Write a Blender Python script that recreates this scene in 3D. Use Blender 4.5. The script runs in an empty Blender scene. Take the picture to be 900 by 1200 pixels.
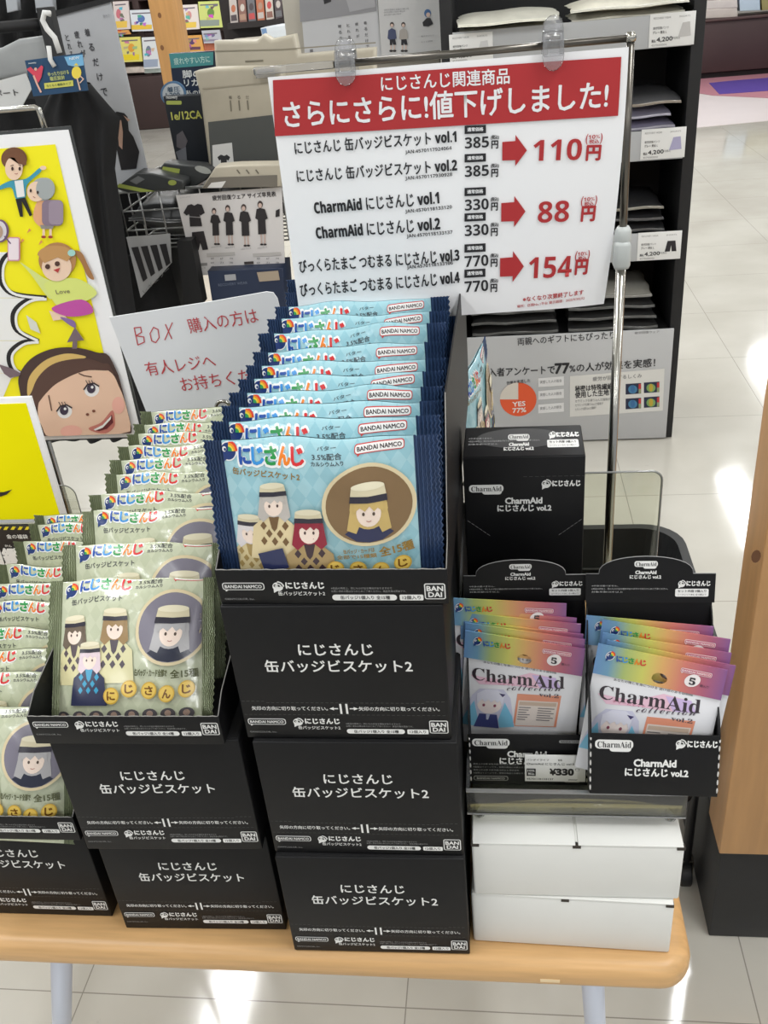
import bpy, bmesh, math, random
from mathutils import Vector, Matrix
from mathutils.geometry import tessellate_polygon
PI = math.pi
SC = bpy.context.scene
COL = SC.collection
random.seed(7)

# ------------------------------------------------------------------ camera
F_PX, NX, NY = 1080.0, 180.0, 1850.0
PITCH = math.atan(F_PX / math.hypot(NX, NY)); ROLL = math.atan2(NX, NY); YAW = math.radians(8.5)
CAM = Vector((0, 0, 1.5))
_w = Vector((-math.sin(YAW)*math.cos(PITCH), math.cos(YAW)*math.cos(PITCH), -math.sin(PITCH)))
_r0 = Vector((math.cos(YAW), math.sin(YAW), 0)); _d0 = _w.cross(_r0)
_r = math.cos(ROLL)*_r0 + math.sin(ROLL)*_d0
_d = -math.sin(ROLL)*_r0 + math.cos(ROLL)*_d0
cam = bpy.data.cameras.new('camera'); co = bpy.data.objects.new('camera', cam); COL.objects.link(co)
cam.sensor_fit = 'VERTICAL'; cam.sensor_height = 24; cam.lens = 24*F_PX/1200
cam.clip_start = 0.02; cam.clip_end = 60
co.matrix_world = Matrix(((_r.x, -_d.x, -_w.x, CAM.x), (_r.y, -_d.y, -_w.y, CAM.y), (_r.z, -_d.z, -_w.z, CAM.z), (0, 0, 0, 1)))
SC.camera = co
def ray(x, y): return _r*(x-450) + _d*(y-600) + _w*F_PX
def onY(x, y, Y): v = ray(x, y); return CAM + v*(Y/v.y)
def onZ(x, y, Z): v = ray(x, y); return CAM + v*((Z-CAM.z)/v.z)

# ------------------------------------------------------------------ world, lights, exposure
wd = bpy.data.worlds.new('store_air'); SC.world = wd; wd.use_nodes = True
wd.node_tree.nodes['Background'].inputs[0].default_value = (0.94, 0.97, 1.02, 1)
wd.node_tree.nodes['Background'].inputs[1].default_value = 0.62
for X in (-4.0, -1.5, 0.9, 2.25, 3.3):
    for Y in (-2.6, 0.3, 3.1, 5.6, 7.8, 11.0):
        if (X == 2.25) != (X > 0 and X != 0.9 and Y == 7.8): continue
        l = bpy.data.lights.new('ceiling_tube', 'AREA'); l.shape = 'RECTANGLE'; l.size = 0.22; l.size_y = 1.25
        l.energy = 34 if Y < 9 else 50; l.color = (0.975, 0.99, 1.0)
        o = bpy.data.objects.new('ceiling_tube', l); o.location = (X, Y, 3.12); COL.objects.link(o)
vs = SC.view_settings
vs.view_transform = 'Standard'; vs.look = 'None'; vs.gamma = 1.0; vs.use_curve_mapping = False; vs.exposure = -0.30

# ------------------------------------------------------------------ materials
def lin(c):
    c = c/255.0
    return c/12.92 if c <= 0.04045 else ((c+0.055)/1.055)**2.4
def L4(rgb): return (lin(rgb[0]), lin(rgb[1]), lin(rgb[2]), 1)
_mats = {}
def mat(rgb, rough=0.55, metal=0.0, noise=0.0, nscale=40, coat=0.0, bump=0.0, spec=0.5, stretch=None):
    key = (tuple(rgb), rough, metal, noise, nscale, coat, bump, spec, stretch)
    if key in _mats: return _mats[key]
    m = bpy.data.materials.new('paint_%02x%02x%02x' % tuple(int(c) for c in rgb)); m.use_nodes = True
    nt = m.node_tree; b = nt.nodes['Principled BSDF']
    b.inputs['Base Color'].default_value = L4(rgb); b.inputs['Roughness'].default_value = rough
    b.inputs['Metallic'].default_value = metal; b.inputs['Coat Weight'].default_value = coat
    b.inputs['Coat Roughness'].default_value = 0.12; b.inputs['Specular IOR Level'].default_value = spec
    if noise or bump:
        tc = nt.nodes.new('ShaderNodeTexCoord'); nz = nt.nodes.new('ShaderNodeTexNoise'); nz.inputs['Scale'].default_value = nscale
        nz.inputs['Detail'].default_value = 5
        src = tc.outputs['Object']
        if stretch:
            mp = nt.nodes.new('ShaderNodeMapping'); mp.inputs['Scale'].default_value = stretch
            nt.links.new(src, mp.inputs[0]); src = mp.outputs[0]
        nt.links.new(src, nz.inputs['Vector'])
        if noise:
            rp = nt.nodes.new('ShaderNodeValToRGB'); c = L4(rgb)
            rp.color_ramp.elements[0].position = 0.25; rp.color_ramp.elements[1].position = 0.75
            rp.color_ramp.elements[0].color = (c[0]*(1-noise), c[1]*(1-noise), c[2]*(1-noise), 1)
            rp.color_ramp.elements[1].color = (min(1, c[0]*(1+noise)), min(1, c[1]*(1+noise)), min(1, c[2]*(1+noise)), 1)
            nt.links.new(nz.outputs['Fac'], rp.inputs[0]); nt.links.new(rp.outputs[0], b.inputs['Base Color'])
        if bump:
            bp = nt.nodes.new('ShaderNodeBump'); bp.inputs['Strength'].default_value = bump; bp.inputs['Distance'].default_value = 0.004
            nt.links.new(nz.outputs['Fac'], bp.inputs['Height']); nt.links.new(bp.outputs[0], b.inputs['Normal'])
    _mats[key] = m
    return m
def glassy(name, tint, refl=0.10, rough=0.03, body=0.0):
    m = bpy.data.materials.new(name); m.use_nodes = True; nt = m.node_tree; nt.nodes.clear()
    out = nt.nodes.new('ShaderNodeOutputMaterial'); tr = nt.nodes.new('ShaderNodeBsdfTransparent'); gl = nt.nodes.new('ShaderNodeBsdfGlossy')
    tr.inputs[0].default_value = L4(tint); gl.inputs['Roughness'].default_value = rough
    fr = nt.nodes.new('ShaderNodeFresnel'); fr.inputs[0].default_value = 1.45
    mx = nt.nodes.new('ShaderNodeMixShader'); ad = nt.nodes.new('ShaderNodeMath'); ad.operation = 'ADD'; ad.inputs[1].default_value = refl; ad.use_clamp = True
    nt.links.new(fr.outputs[0], ad.inputs[0]); nt.links.new(ad.outputs[0], mx.inputs[0])
    last = tr.outputs[0]
    if body:
        df = nt.nodes.new('ShaderNodeBsdfDiffuse'); df.inputs[0].default_value = (0.85, 0.86, 0.86, 1)
        m2 = nt.nodes.new('ShaderNodeMixShader'); m2.inputs[0].default_value = body
        nt.links.new(tr.outputs[0], m2.inputs[1]); nt.links.new(df.outputs[0], m2.inputs[2]); last = m2.outputs[0]
    nt.links.new(last, mx.inputs[1]); nt.links.new(gl.outputs[0], mx.inputs[2]); nt.links.new(mx.outputs[0], out.inputs[0])
    return m
ACRYL = glassy('clear_acrylic', (246, 247, 240), 0.02)
ACRYL_EDGE = glassy('acrylic_edge', (175, 178, 170), 0.10, 0.1, 0.25)
ACRYL_SMOKE = glassy('tinted_acrylic', (204, 200, 168), 0.03, 0.06, 0.06)
CLIPM = glassy('clip_plastic', (250, 250, 251), 0.03, 0.05, 0.10)
BAGM = glassy('bag_film', (235, 236, 236), 0.10, 0.14, 0.05)
BLACKCARD = mat((19, 19, 21), 0.5, noise=0.12, nscale=60, spec=0.26)
BLACKIN = mat((20, 20, 22), 0.7)
WHITE = mat((238, 238, 236), 0.6)
PAPER = mat((250, 250, 252), 0.55)
CHROME = mat((178, 176, 170), 0.22, 1.0)
STEEL = mat((110, 106, 100), 0.3, 1.0)

# ------------------------------------------------------------------ objects
def thing(name, label, cat, loc=(0, 0, 0), group=None, rot=(0, 0, 0)):
    o = bpy.data.objects.new(name, None); o.empty_display_size = 0.02; COL.objects.link(o)
    o.location = loc; o.rotation_euler = rot
    o['label'] = label; o['category'] = cat
    if group: o['group'] = group
    return o
def copy_tree(root, loc, rot=None, label=None, group=None):
    def cp(o, par):
        c = o.copy(); COL.objects.link(c); c.parent = par
        for ch in [k for k in o.children]: cp(ch, c)
        return c
    r = cp(root, None); r.location = loc
    if rot is not None: r.rotation_euler = rot
    if label: r['label'] = label
    if group: r['group'] = group
    return r

class MB:
    def __init__(s, off=(0, 0, 0)): s.v = []; s.f = []; s.m = []; s.sm = []; s.mats = []; s.off = Vector(off)
    def mi(s, m):
        if m not in s.mats: s.mats.append(m)
        return s.mats.index(m)
    def add(s, vs, fs, m, smooth=False):
        b = len(s.v); s.v += [tuple(Vector(p)-s.off) for p in vs]; k = s.mi(m)
        for f in fs: s.f.append([b+i for i in f]); s.m.append(k); s.sm.append(smooth)
    def box(s, p0, p1, m, bev=0.0, M=None, seg=2):
        bm = bmesh.new(); bmesh.ops.create_cube(bm, size=1.0)
        for v in bm.verts: v.co = Vector([(p0[i]+p1[i])/2 + v.co[i]*(p1[i]-p0[i]) for i in range(3)])
        if bev: bmesh.ops.bevel(bm, geom=bm.edges[:], offset=bev, segments=seg, profile=0.5, affect='EDGES')
        s.bm(bm, m, M, bev > 0)
    def bm(s, bm, m, M=None, smooth=False):
        bm.verts.index_update()
        vs = [(M @ v.co if M else v.co.copy()) for v in bm.verts]
        s.add(vs, [[v.index for v in f.verts] for f in bm.faces], m, smooth); bm.free()
    def prism(s, poly, axis, a, b, m, bev=0.0, M=None):
        bm = bmesh.new()
        def P(p, h): return {'z': (p[0], p[1], h), 'y': (p[0], h, p[1]), 'x': (h, p[0], p[1])}[axis]
        v0 = [bm.verts.new(P(p, a)) for p in poly]; v1 = [bm.verts.new(P(p, b)) for p in poly]; n = len(poly)
        caps = [bm.faces.new(v0), bm.faces.new(v1[::-1])]
        for i in range(n): bm.faces.new((v0[i], v0[(i+1) % n], v1[(i+1) % n], v1[i]))
        bmesh.ops.recalc_face_normals(bm, faces=bm.faces[:])
        if bev:
            ed = list({e for f in caps for e in f.edges})
            bmesh.ops.bevel(bm, geom=ed, offset=bev, segments=4, profile=0.5, affect='EDGES')
        s.bm(bm, m, M, bev > 0)
    def tube(s, pts, r, m, n=12, closed=False):
        pts = [Vector(p) for p in pts]; N = len(pts); vs = []; fs = []; up = None
        for i, p in enumerate(pts):
            a = pts[i-1] if (i > 0 or closed) else p; b = pts[(i+1) % N] if (i < N-1 or closed) else p
            t = (b-a).normalized()
            if up is None: up = Vector((0, 0, 1)) if abs(t.z) < 0.9 else Vector((0, 1, 0))
            x = up.cross(t); x = x.normalized() if x.length > 1e-6 else Vector((1, 0, 0)); y = t.cross(x).normalized(); up = y
            rr = r[i] if isinstance(r, (list, tuple)) else r
            for k in range(n):
                a_ = 2*PI*k/n; vs.append(p + (x*math.cos(a_)+y*math.sin(a_))*rr)
        for i in range(N if closed else N-1):
            for k in range(n):
                j = (i+1) % N; fs.append((i*n+k, i*n+(k+1) % n, j*n+(k+1) % n, j*n+k))
        if not closed: fs.append(list(range(n))[::-1]); fs.append([(N-1)*n+k for k in range(n)])
        s.add(vs, fs, m, True)
    def lathe(s, prof, m, c=(0, 0, 0), n=24):
        vs = []; fs = []
        for r, z in prof:
            for k in range(n): vs.append((c[0]+r*math.cos(2*PI*k/n), c[1]+r*math.sin(2*PI*k/n), c[2]+z))
        for i in range(len(prof)-1):
            for k in range(n): fs.append((i*n+k, i*n+(k+1) % n, (i+1)*n+(k+1) % n, (i+1)*n+k))
        fs.append(list(range(n))[::-1]); fs.append([(len(prof)-1)*n+k for k in range(n)])
        s.add(vs, fs, m, True)
    def grid(s, fn, nu, nv, m, smooth=True):
        vs = [fn(i/nu, j/nv) for j in range(nv+1) for i in range(nu+1)]
        fs = [(j*(nu+1)+i, j*(nu+1)+i+1, (j+1)*(nu+1)+i+1, (j+1)*(nu+1)+i) for j in range(nv) for i in range(nu)]
        s.add(vs, fs, m, smooth)
    def art(s, A, fn):
        A.emit(s, fn)
    def build(s, name, parent=None, label=None):
        me = bpy.data.meshes.new(name); me.from_pydata(s.v, [], s.f)
        for m in s.mats: me.materials.append(m)
        me.polygons.foreach_set('material_index', s.m); me.polygons.foreach_set('use_smooth', s.sm); me.update()
        o = bpy.data.objects.new(name, me); COL.objects.link(o)
        if parent is not None: o.parent = parent
        if label: o['label'] = label
        return o

# ------------------------------------------------------------------ printed artwork: text and flat shapes laid on a surface
_glyph = {}
def glyphs(s, bold):
    k = (s, bold)
    if k not in _glyph:
        c = bpy.data.curves.new('lettering', 'FONT'); c.body = s; c.resolution_u = 2; c.offset = bold
        o = bpy.data.objects.new('lettering', c); COL.objects.link(o)
        me = o.to_mesh(); V = [(v.co.x, v.co.y) for v in me.vertices]; Fc = [list(p.vertices) for p in me.polygons]
        o.to_mesh_clear(); bpy.data.objects.remove(o); bpy.data.curves.remove(c)
        if not V: V = [(0, 0), (0.1, 0), (0, 0.1)]; Fc = []
        xs = [v[0] for v in V]; ys = [v[1] for v in V]
        _glyph[k] = (V, Fc, min(xs), max(xs), min(ys), max(ys))
    return _glyph[k]
class Art:
    """shapes given in drawing coordinates (x right, y down); conv turns them into metres on the surface (u right, v up)"""
    def __init__(s, conv, step=0.0003, sub=None, rough=0.5, coat=0.0):
        s.c = conv; s.items = []; s.step = step; s.sub = sub; s.lv = 1; s.rough = rough; s.coat = coat; s.t = (0, 0, 1.0)
    def zm(s, ox, oy, k): s.t = (ox, oy, k)
    def p(s, x, y): return s.c(s.t[0]+x/s.t[2], s.t[1]+y/s.t[2])
    def raw(s, V, Fc, col, lv=None):
        s.n = getattr(s, 'n', 0)+1; s.items.append((V, Fc, col, (s.lv if lv is None else lv) + 0.09*(s.n % 10)))
    def poly(s, pts, col, lv=None):
        V = [s.p(*q) for q in pts]
        tri = tessellate_polygon([[Vector((v[0], v[1], 0)) for v in V]])
        s.raw(V, [list(t) for t in tri], col, lv)
    def rect(s, x0, y0, x1, y1, col, lv=None): s.poly([(x0, y0), (x1, y0), (x1, y1), (x0, y1)], col, lv)
    def rrect(s, x0, y0, x1, y1, r, col, lv=None, n=5):
        pts = []
        for cx, cy, a in ((x1-r, y0+r, -PI/2), (x1-r, y1-r, 0), (x0+r, y1-r, PI/2), (x0+r, y0+r, PI)):
            for k in range(n+1): t = a + PI/2*k/n; pts.append((cx+r*math.cos(t), cy+r*math.sin(t)))
        s.poly(pts, col, lv)
    def frame(s, x0, y0, x1, y1, r, w, col, fill, lv=None):
        l = s.lv if lv is None else lv
        s.rrect(x0, y0, x1, y1, r, col, l); s.rrect(x0+w, y0+w, x1-w, y1-w, max(r-w, r*0.3), fill, l+1)
    def ell(s, cx, cy, rx, ry, col, lv=None, n=28, a0=0, a1=2*PI, rot=0):
        full = abs(a1-a0) > 6.28; pts = [] if full else [(cx, cy)]
        for k in range(n if full else n+1):
            t = a0+(a1-a0)*k/n; x = rx*math.cos(t); y = ry*math.sin(t)
            pts.append((cx+x*math.cos(rot)-y*math.sin(rot), cy+x*math.sin(rot)+y*math.cos(rot)))
        s.poly(pts, col, lv)
    def line(s, pts, w, col, lv=None):
        for a, b in zip(pts[:-1], pts[1:]):
            dx, dy = b[0]-a[0], b[1]-a[1]; l = math.hypot(dx, dy) or 1; nx, ny = -dy/l*w/2, dx/l*w/2; ex, ey = dx/l*w*0.3, dy/l*w*0.3
            s.poly([(a[0]+nx-ex, a[1]+ny-ey), (b[0]+nx+ex, b[1]+ny+ey), (b[0]-nx+ex, b[1]-ny+ey), (a[0]-nx-ex, a[1]-ny-ey)], col, lv)
    def text(s, txt, xl, yl, xr, yr, col, h=None, bold=0.0, lv=None, shear=0.0):
        """text centred in height on the segment (xl,yl)-(xr,yr), stretched to fill it; h = height of the letters"""
        V, Fc, x0, x1, y0, y1 = glyphs(txt, 0.0)
        a = Vector(s.p(xl, yl)); b = Vector(s.p(xr, yr)); u = b-a; W = u.length; u.normalize(); n = Vector((-u.y, u.x))
        sx = W/(x1-x0); sy = sx if h is None else (Vector(s.p(xl, yl-h/2))-Vector(s.p(xl, yl+h/2))).length/(y1-y0)
        b_ = bold*0.8; sy0 = sx if h is None else sy
        sh = [(0, 0)] if bold <= 0 else ([(-b_, -b_*0.5), (b_, b_*0.5), (-b_*0.5, b_), (b_*0.5, -b_)] if bold < 0.05 else [(b_*math.cos(k*PI/4), b_*math.sin(k*PI/4)) for k in range(8)])
        for ox, oy in sh:
            out = [a + u*((x-x0)*sx + ox*sy0) + n*((y-(y0+y1)/2)*sy + oy*sy0) for x, y in V]
            s.raw([(q.x, q.y) for q in out], Fc, col, lv)
    def emit(s, mb, fn):
        for V, Fc, col, lv in s.items:
            m = col if not isinstance(col, tuple) else mat(col, s.rough, coat=s.coat)
            if s.sub:
                bm = bmesh.new(); vv = [bm.verts.new((a, b, 0)) for a, b in V]
                for f in Fc:
                    try: bm.faces.new([vv[i] for i in f])
                    except ValueError: pass
                bmesh.ops.triangulate(bm, faces=bm.faces[:])
                for _ in range(6):
                    ed = [e for e in bm.edges if e.calc_length() > s.sub]
                    if not ed: break
                    bmesh.ops.subdivide_edges(bm, edges=ed, cuts=1, use_grid_fill=False)
                    bmesh.ops.triangulate(bm, faces=[f for f in bm.faces if len(f.verts) > 3])
                bm.verts.index_update()
                V = [(v.co.x, v.co.y) for v in bm.verts]; Fc = [[v.index for v in f.verts] for f in bm.faces]; bm.free()
            mb.add([fn(a, b, lv*s.step) for a, b in V], Fc, m, bool(s.sub))

# marks that are printed on the goods
NAVY = (36, 60, 120); RED = (205, 50, 50)
RB = [(40, 84, 170), (60, 150, 222), (40, 150, 75), (240, 130, 30), (216, 48, 52)]
def bird_mark(A, x, y, s, mono=None):
    lv = A.lv; c = mono or NAVY; w = (245, 245, 245)
    bk = (28, 28, 30)
    if not mono: A.ell(x, y, s*0.60, s*0.60, w, lv)
    A.ell(x, y, s*0.52, s*0.52, c, lv+1)
    A.poly([(x-s*0.45, y+s*0.2), (x-s*0.46, y+s*0.72), (x-s*0.02, y+s*0.45)], c, lv+1)
    for r, k in ((0.62, (226, 64, 48)), (0.49, (244, 150, 40)), (0.37, (240, 214, 70)), (0.26, (60, 160, 90))):
        A.ell(x+s*0.02, y-s*0.02, s*r, s*r, k if not mono else (mono if r in (0.62, 0.37) else bk), lv+2 + int((0.62-r)*10), 10, -PI/2, 0)
    A.ell(x-s*0.26, y-s*0.12, s*0.15, s*0.17, w if not mono else bk, lv+2, 12)
    A.ell(x-s*0.21, y-s*0.10, s*0.08, s*0.10, c, lv+3, 10)
def rainbow_word(A, xl, yl, xr, yr, h, outline=True):
    ch = 'にじさんじ'; n = 5; w = (xr-xl)/n; dy = (yr-yl)/n; lv = A.lv
    for i, c in enumerate(ch):
        x0 = xl+i*w; y = yl+dy*(i+0.5)
        if outline: A.text(c, x0-w*0.02, y, x0+w*0.98, y, (246, 247, 247), h*1.22, 0.09, lv)
        A.text(c, x0+w*0.05, y, x0+w*0.91, y, RB[i], h, 0.052, lv+2)
def maker_mark(A, x0, y0, x1, y1, line, fill, ink, tilt=0.0, lv=None):
    lv = A.lv if lv is None else lv; h = y1-y0; w = h*0.10; r = h*0.32
    def sk(pts): return [(x, y+tilt*(x-x0)) for x, y in pts]
    def rr(a0, b0, a1, b1, r, col, l):
        pts = []
        for cx, cy, a in ((a1-r, b0+r, -PI/2), (a1-r, b1-r, 0), (a0+r, b1-r, PI/2), (a0+r, b0+r, PI)):
            for k in range(4): t = a+PI/2*k/3; pts.append((cx+r*math.cos(t), cy+r*math.sin(t)))
        A.poly(sk(pts), col, l)
    rr(x0, y0, x1, y1, r, line, lv)
    A.poly(sk([(x0+h*0.25, y1-w), (x0+h*0.34, y1+h*0.22), (x0+h*0.75, y1-w)]), line, lv)
    rr(x0+w, y0+w, x1-w, y1-w, r*0.8, fill, lv+1)
    A.text('BANDAI NAMCO', x0+h*0.3, (y0+y1)/2+tilt*h*0.3, x1-h*0.3, (y0+y1)/2+tilt*(x1-x0-h*0.3), ink, h*0.42, 0.03, lv+2)
def square_mark(A, x0, y0, s, line, fill, ink, lv=None):
    lv = A.lv if lv is None else lv
    A.frame(x0, y0, x0+s*1.1, y0+s, s*0.12, s*0.06, line, fill, lv)
    A.text('BAN', x0+s*0.13, y0+s*0.31, x0+s*0.97, y0+s*0.31, ink, s*0.3, 0.04, lv+2)
    A.text('DAI', x0+s*0.2, y0+s*0.69, x0+s*0.9, y0+s*0.69, ink, s*0.3, 0.04, lv+2)
def SB(s):
    """upright bold sans letters and digits"""
    o = ''
    for c in s:
        if c.isdigit() and c.isascii(): o += chr(0x1D7EC+ord(c)-48)
        elif 'A' <= c <= 'Z': o += chr(0x1D5D4+ord(c)-65)
        elif 'a' <= c <= 'z': o += chr(0x1D5EE+ord(c)-97)
        else: o += c
    return o
def smooth(pts, closed=True, n=5):
    """round a drawn outline (Catmull-Rom)"""
    N = len(pts); out = []
    for i in range(N if closed else N-1):
        p = [pts[(i+k-1) % N] if closed else pts[min(N-1, max(0, i+k-1))] for k in range(4)]
        for k in range(n):
            t = k/n
            out.append(tuple(0.5*(2*p[1][d] + (p[2][d]-p[0][d])*t + (2*p[0][d]-5*p[1][d]+4*p[2][d]-p[3][d])*t*t + (3*p[1][d]-p[0][d]-3*p[2][d]+p[3][d])*t**3) for d in (0, 1)))
    if not closed: out.append(pts[-1])
    return out

# ------------------------------------------------------------------ the store: floor, carpet, ceiling
def floor_material():
    m = bpy.data.materials.new('waxed_floor_tiles'); m.use_nodes = True; nt = m.node_tree; b = nt.nodes['Principled BSDF']
    tc = nt.nodes.new('ShaderNodeTexCoord'); sp = nt.nodes.new('ShaderNodeSeparateXYZ'); nt.links.new(tc.outputs['Object'], sp.inputs[0])
    def M(op, a, b_=None, clamp=False):
        n = nt.nodes.new('ShaderNodeMath'); n.operation = op; n.use_clamp = clamp
        for i, v in enumerate((a, b_)):
            if v is None: continue
            if isinstance(v, (int, float)): n.inputs[i].default_value = v
            else: nt.links.new(v, n.inputs[i])
        return n.outputs[0]
    def seam(s, off):
        t = M('ABSOLUTE', M('SUBTRACT', M('FRACT', M('ADD', M('MULTIPLY', M('SUBTRACT', s, off), 1/0.572), 0.5)), 0.5))
        return M('LESS_THAN', t, 0.0019)
    line = M('MAXIMUM', seam(sp.outputs[0], 0.392), seam(sp.outputs[1], 0.905))
    n1 = nt.nodes.new('ShaderNodeTexNoise'); n1.inputs['Scale'].default_value = 2.2; n1.inputs['Detail'].default_value = 6
    n2 = nt.nodes.new('ShaderNodeTexNoise'); n2.inputs['Scale'].default_value = 38; n2.inputs['Detail'].default_value = 8
    for n in (n1, n2): nt.links.new(tc.outputs['Object'], n.inputs['Vector'])
    r1 = nt.nodes.new('ShaderNodeValToRGB'); r1.color_ramp.elements[0].color = L4((188, 184, 174)); r1.color_ramp.elements[1].color = L4((206, 203, 194))
    r1.color_ramp.elements[0].position = .3; r1.color_ramp.elements[1].position = .7
    nt.links.new(n1.outputs['Fac'], r1.inputs[0])
    r2 = nt.nodes.new('ShaderNodeValToRGB'); r2.color_ramp.elements[0].position = .70; r2.color_ramp.elements[1].position = .80
    nt.links.new(n2.outputs['Fac'], r2.inputs[0])
    mx = nt.nodes.new('ShaderNodeMixRGB'); mx.inputs[2].default_value = L4((150, 143, 130)); nt.links.new(r1.outputs[0], mx.inputs[1])
    nt.links.new(M('MULTIPLY', r2.outputs[0], 0.5), mx.inputs[0])
    m2 = nt.nodes.new('ShaderNodeMixRGB'); m2.inputs[2].default_value = L4((96, 88, 78)); nt.links.new(mx.outputs[0], m2.inputs[1]); nt.links.new(M('MULTIPLY', line, 0.6), m2.inputs[0])
    nt.links.new(m2.outputs[0], b.inputs['Base Color'])
    nt.links.new(M('ADD', M('MULTIPLY', n1.outputs['Fac'], 0.07), 0.05), b.inputs['Roughness'])
    b.inputs['Specular IOR Level'].default_value = 0.65
    bp = nt.nodes.new('ShaderNodeBump'); bp.inputs['Strength'].default_value = 0.10; bp.inputs['Distance'].default_value = 0.01
    nt.links.new(n1.outputs['Fac'], bp.inputs['Height']); nt.links.new(bp.outputs[0], b.inputs['Normal'])
    return m
g = MB(); g.add([(-9, -5, 0), (9, -5, 0), (9, 17, 0), (-9, 17, 0)], [(0, 1, 2, 3)], floor_material()); fl = g.build('floor'); fl['kind'] = 'structure'
g = MB(); g.box((-9, -5, 3.2), (9, 17, 3.3), mat((232, 232, 228), 0.9, noise=0.04, nscale=3)); ce = g.build('ceiling'); ce['kind'] = 'structure'
g = MB(); g.box((-9, 16.9, 0), (9, 17.0, 3.2), mat((222, 218, 212), 0.9, noise=0.04, nscale=3)); ce = g.build('wall_back'); ce['kind'] = 'structure'
g = MB()
car = mat((176, 120, 132), 0.95, noise=0.1, nscale=150); pur = mat((86, 62, 150), 0.95, noise=0.1, nscale=150)
q = [onZ(800, 106, 0), onZ(835, 112, 0), onZ(900, 115, 0), onZ(1000, 117, 0), onZ(1000, 70, 0), onZ(815, 92, 0)]
g.prism([(p.x, p.y) for p in q], 'z', 0, 0.004, car)
q = [onZ(831, 98, 0), onZ(843, 111, 0), onZ(900, 107, 0), onZ(1000, 103, 0), onZ(1000, 84, 0), onZ(860, 95, 0)]
g.prism([(p.x, p.y) for p in q], 'z', 0.004, 0.008, pur)
q = [onZ(780, 153, 0), onZ(1000, 132, 0), onZ(1000, 117.5, 0), onZ(900, 115.5, 0), onZ(835, 112.5, 0), onZ(800, 107, 0)]
g.prism([(p.x, p.y) for p in q], 'z', 0, 0.003, mat((224, 214, 214), 0.35, noise=0.03, nscale=2))
o = g.build('floor_carpet'); o['kind'] = 'structure'

# ------------------------------------------------------------------ folding table
TX0, TX1, TY0, TY1, TZ = -0.95, 0.165, 0.527, 1.127, 0.70
wood = mat((208, 165, 112), 0.38, noise=0.13, nscale=9, stretch=(1.2, 16, 16))
tb = thing('folding_table', 'light wood folding table with white tube legs carrying all the boxes', 'table', ((TX0+TX1)/2, 0.83, 0))
def rounded(x0, y0, x1, y1, r, n=8):
    pts = []
    for cx, cy, a in ((x1-r, y0+r, -PI/2), (x1-r, y1-r, 0), (x0+r, y1-r, PI/2), (x0+r, y0+r, PI)):
        for k in range(n+1): t = a+PI/2*k/n; pts.append((cx+r*math.cos(t), cy+r*math.sin(t)))
    return pts
g = MB(tb.location); g.prism(rounded(TX0, TY0, TX1, TY1, 0.032), 'z', TZ-0.034, TZ, wood, 0.0125); g.build('tabletop', tb)
def leg(p, q):
    g = MB(tb.location); g.tube([p, q], 0.0125, mat((206, 212, 226), 0.3, 0.0), 16)
    g.build('leg', tb, 'white steel tube leg')
legs_px = [((72, 1108), (72.5, 1200), -1), ((693, 1143), (697.5, 1200), 1)]
for a, b, s in legs_px:
    A0 = onY(a[0], a[1]-20, 0.61); B0 = onY(b[0], b[1], 0.66); d = (B0-A0)
    A0 = A0 + d*((0.668-A0.z)/d.z); E0 = A0 + d*((0.006-A0.z)/d.z); leg(A0, E0)
    leg((A0.x, 1.085, A0.z), (A0.x, 1.085, E0.z))

# ------------------------------------------------------------------ black biscuit cartons
W_ = (236, 236, 234); G_ = (150, 150, 150); BK = (28, 28, 30)
def carton_print(A, name2, full=True):
    if full:
        A.text('にじさんじ', 55, 41.5, 112.5, 41.5, W_, 11.0, 0.022)
        if name2: A.text('缶バッジビスケット2', 26.5, 62-4.5, 141.5, 57.5, W_, 12.0, 0.02)
        else: A.text('缶バッジビスケット', 32, 57.5, 137, 57.5, W_, 12.0, 0.02)
        A.text('矢印の方向に切り取ってください。', 9, 101, 71, 101, W_, 4.2, 0.018)
        A.text('矢印の方向に切り取ってください。', 96, 101, 160, 101, W_, 4.2, 0.018)
        for s in (-1, 1):
            A.line([(84+s*2.4, 96.5), (84+s*2.4, 106)], 1.7, W_)
            A.line([(84+s*5, 101), (84+s*9, 101)], 1.1, W_); A.poly([(84+s*11.6, 101), (84+s*8, 99.2), (84+s*8, 102.8)], W_)
        for x in range(2, 166, 4): A.line([(x, 95 if 20 < x < 150 else 93.5), (x+2.2, 95 if 20 < x < 150 else 93.5)], 0.3, (90, 90, 90))
        for x in range(2, 166, 4): A.line([(x, 107.6), (x+2.2, 107.6)], 0.3, (80, 80, 80))
    maker_mark(A, 3.5, 112, 35, 118.5, W_, BK, W_)
    bird_mark(A, 45, 115.5, 7.5, (236, 236, 234))
    A.text('にじさんじ', 51, 114.5, 79, 114.5, W_, 5.6, 0.06)
    A.text('缶バッジビスケット2' if name2 else '缶バッジビスケット', 44.5, 121.5, 79, 121.5, W_, 3.6, 0.02)
    A.text('※商品の特性上、同じものが出る場合がありますので', 84, 117.0, 128, 117.0, G_, 1.9)
    A.text('お買い求めの際はあらかじめご了承ください。商品写真は見本です。', 84, 119.6, 138, 119.6, G_, 1.9)
    A.rrect(84, 122.6, 131, 127.6, 2.4, W_, 1); A.text('缶バッジ1個入り 全15種' if name2 else '缶バッジ1個入り 全14種', 90, 125.1, 126, 125.1, BK, 3.2, 0.02, 2)
    A.rrect(133, 122.6, 150, 127.6, 1.0, W_, 1); A.text('12個入り', 135, 125.1, 148, 125.1, BK, 3.2, 0.02, 2)
    square_mark(A, 151, 113, 13.6, W_, BK, W_)
    A.text('©ANYCOLOR, Inc.', 3.5, 126.6, 26, 126.6, G_, 2.0)
CH = 0.1335; CD = 0.385
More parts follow.
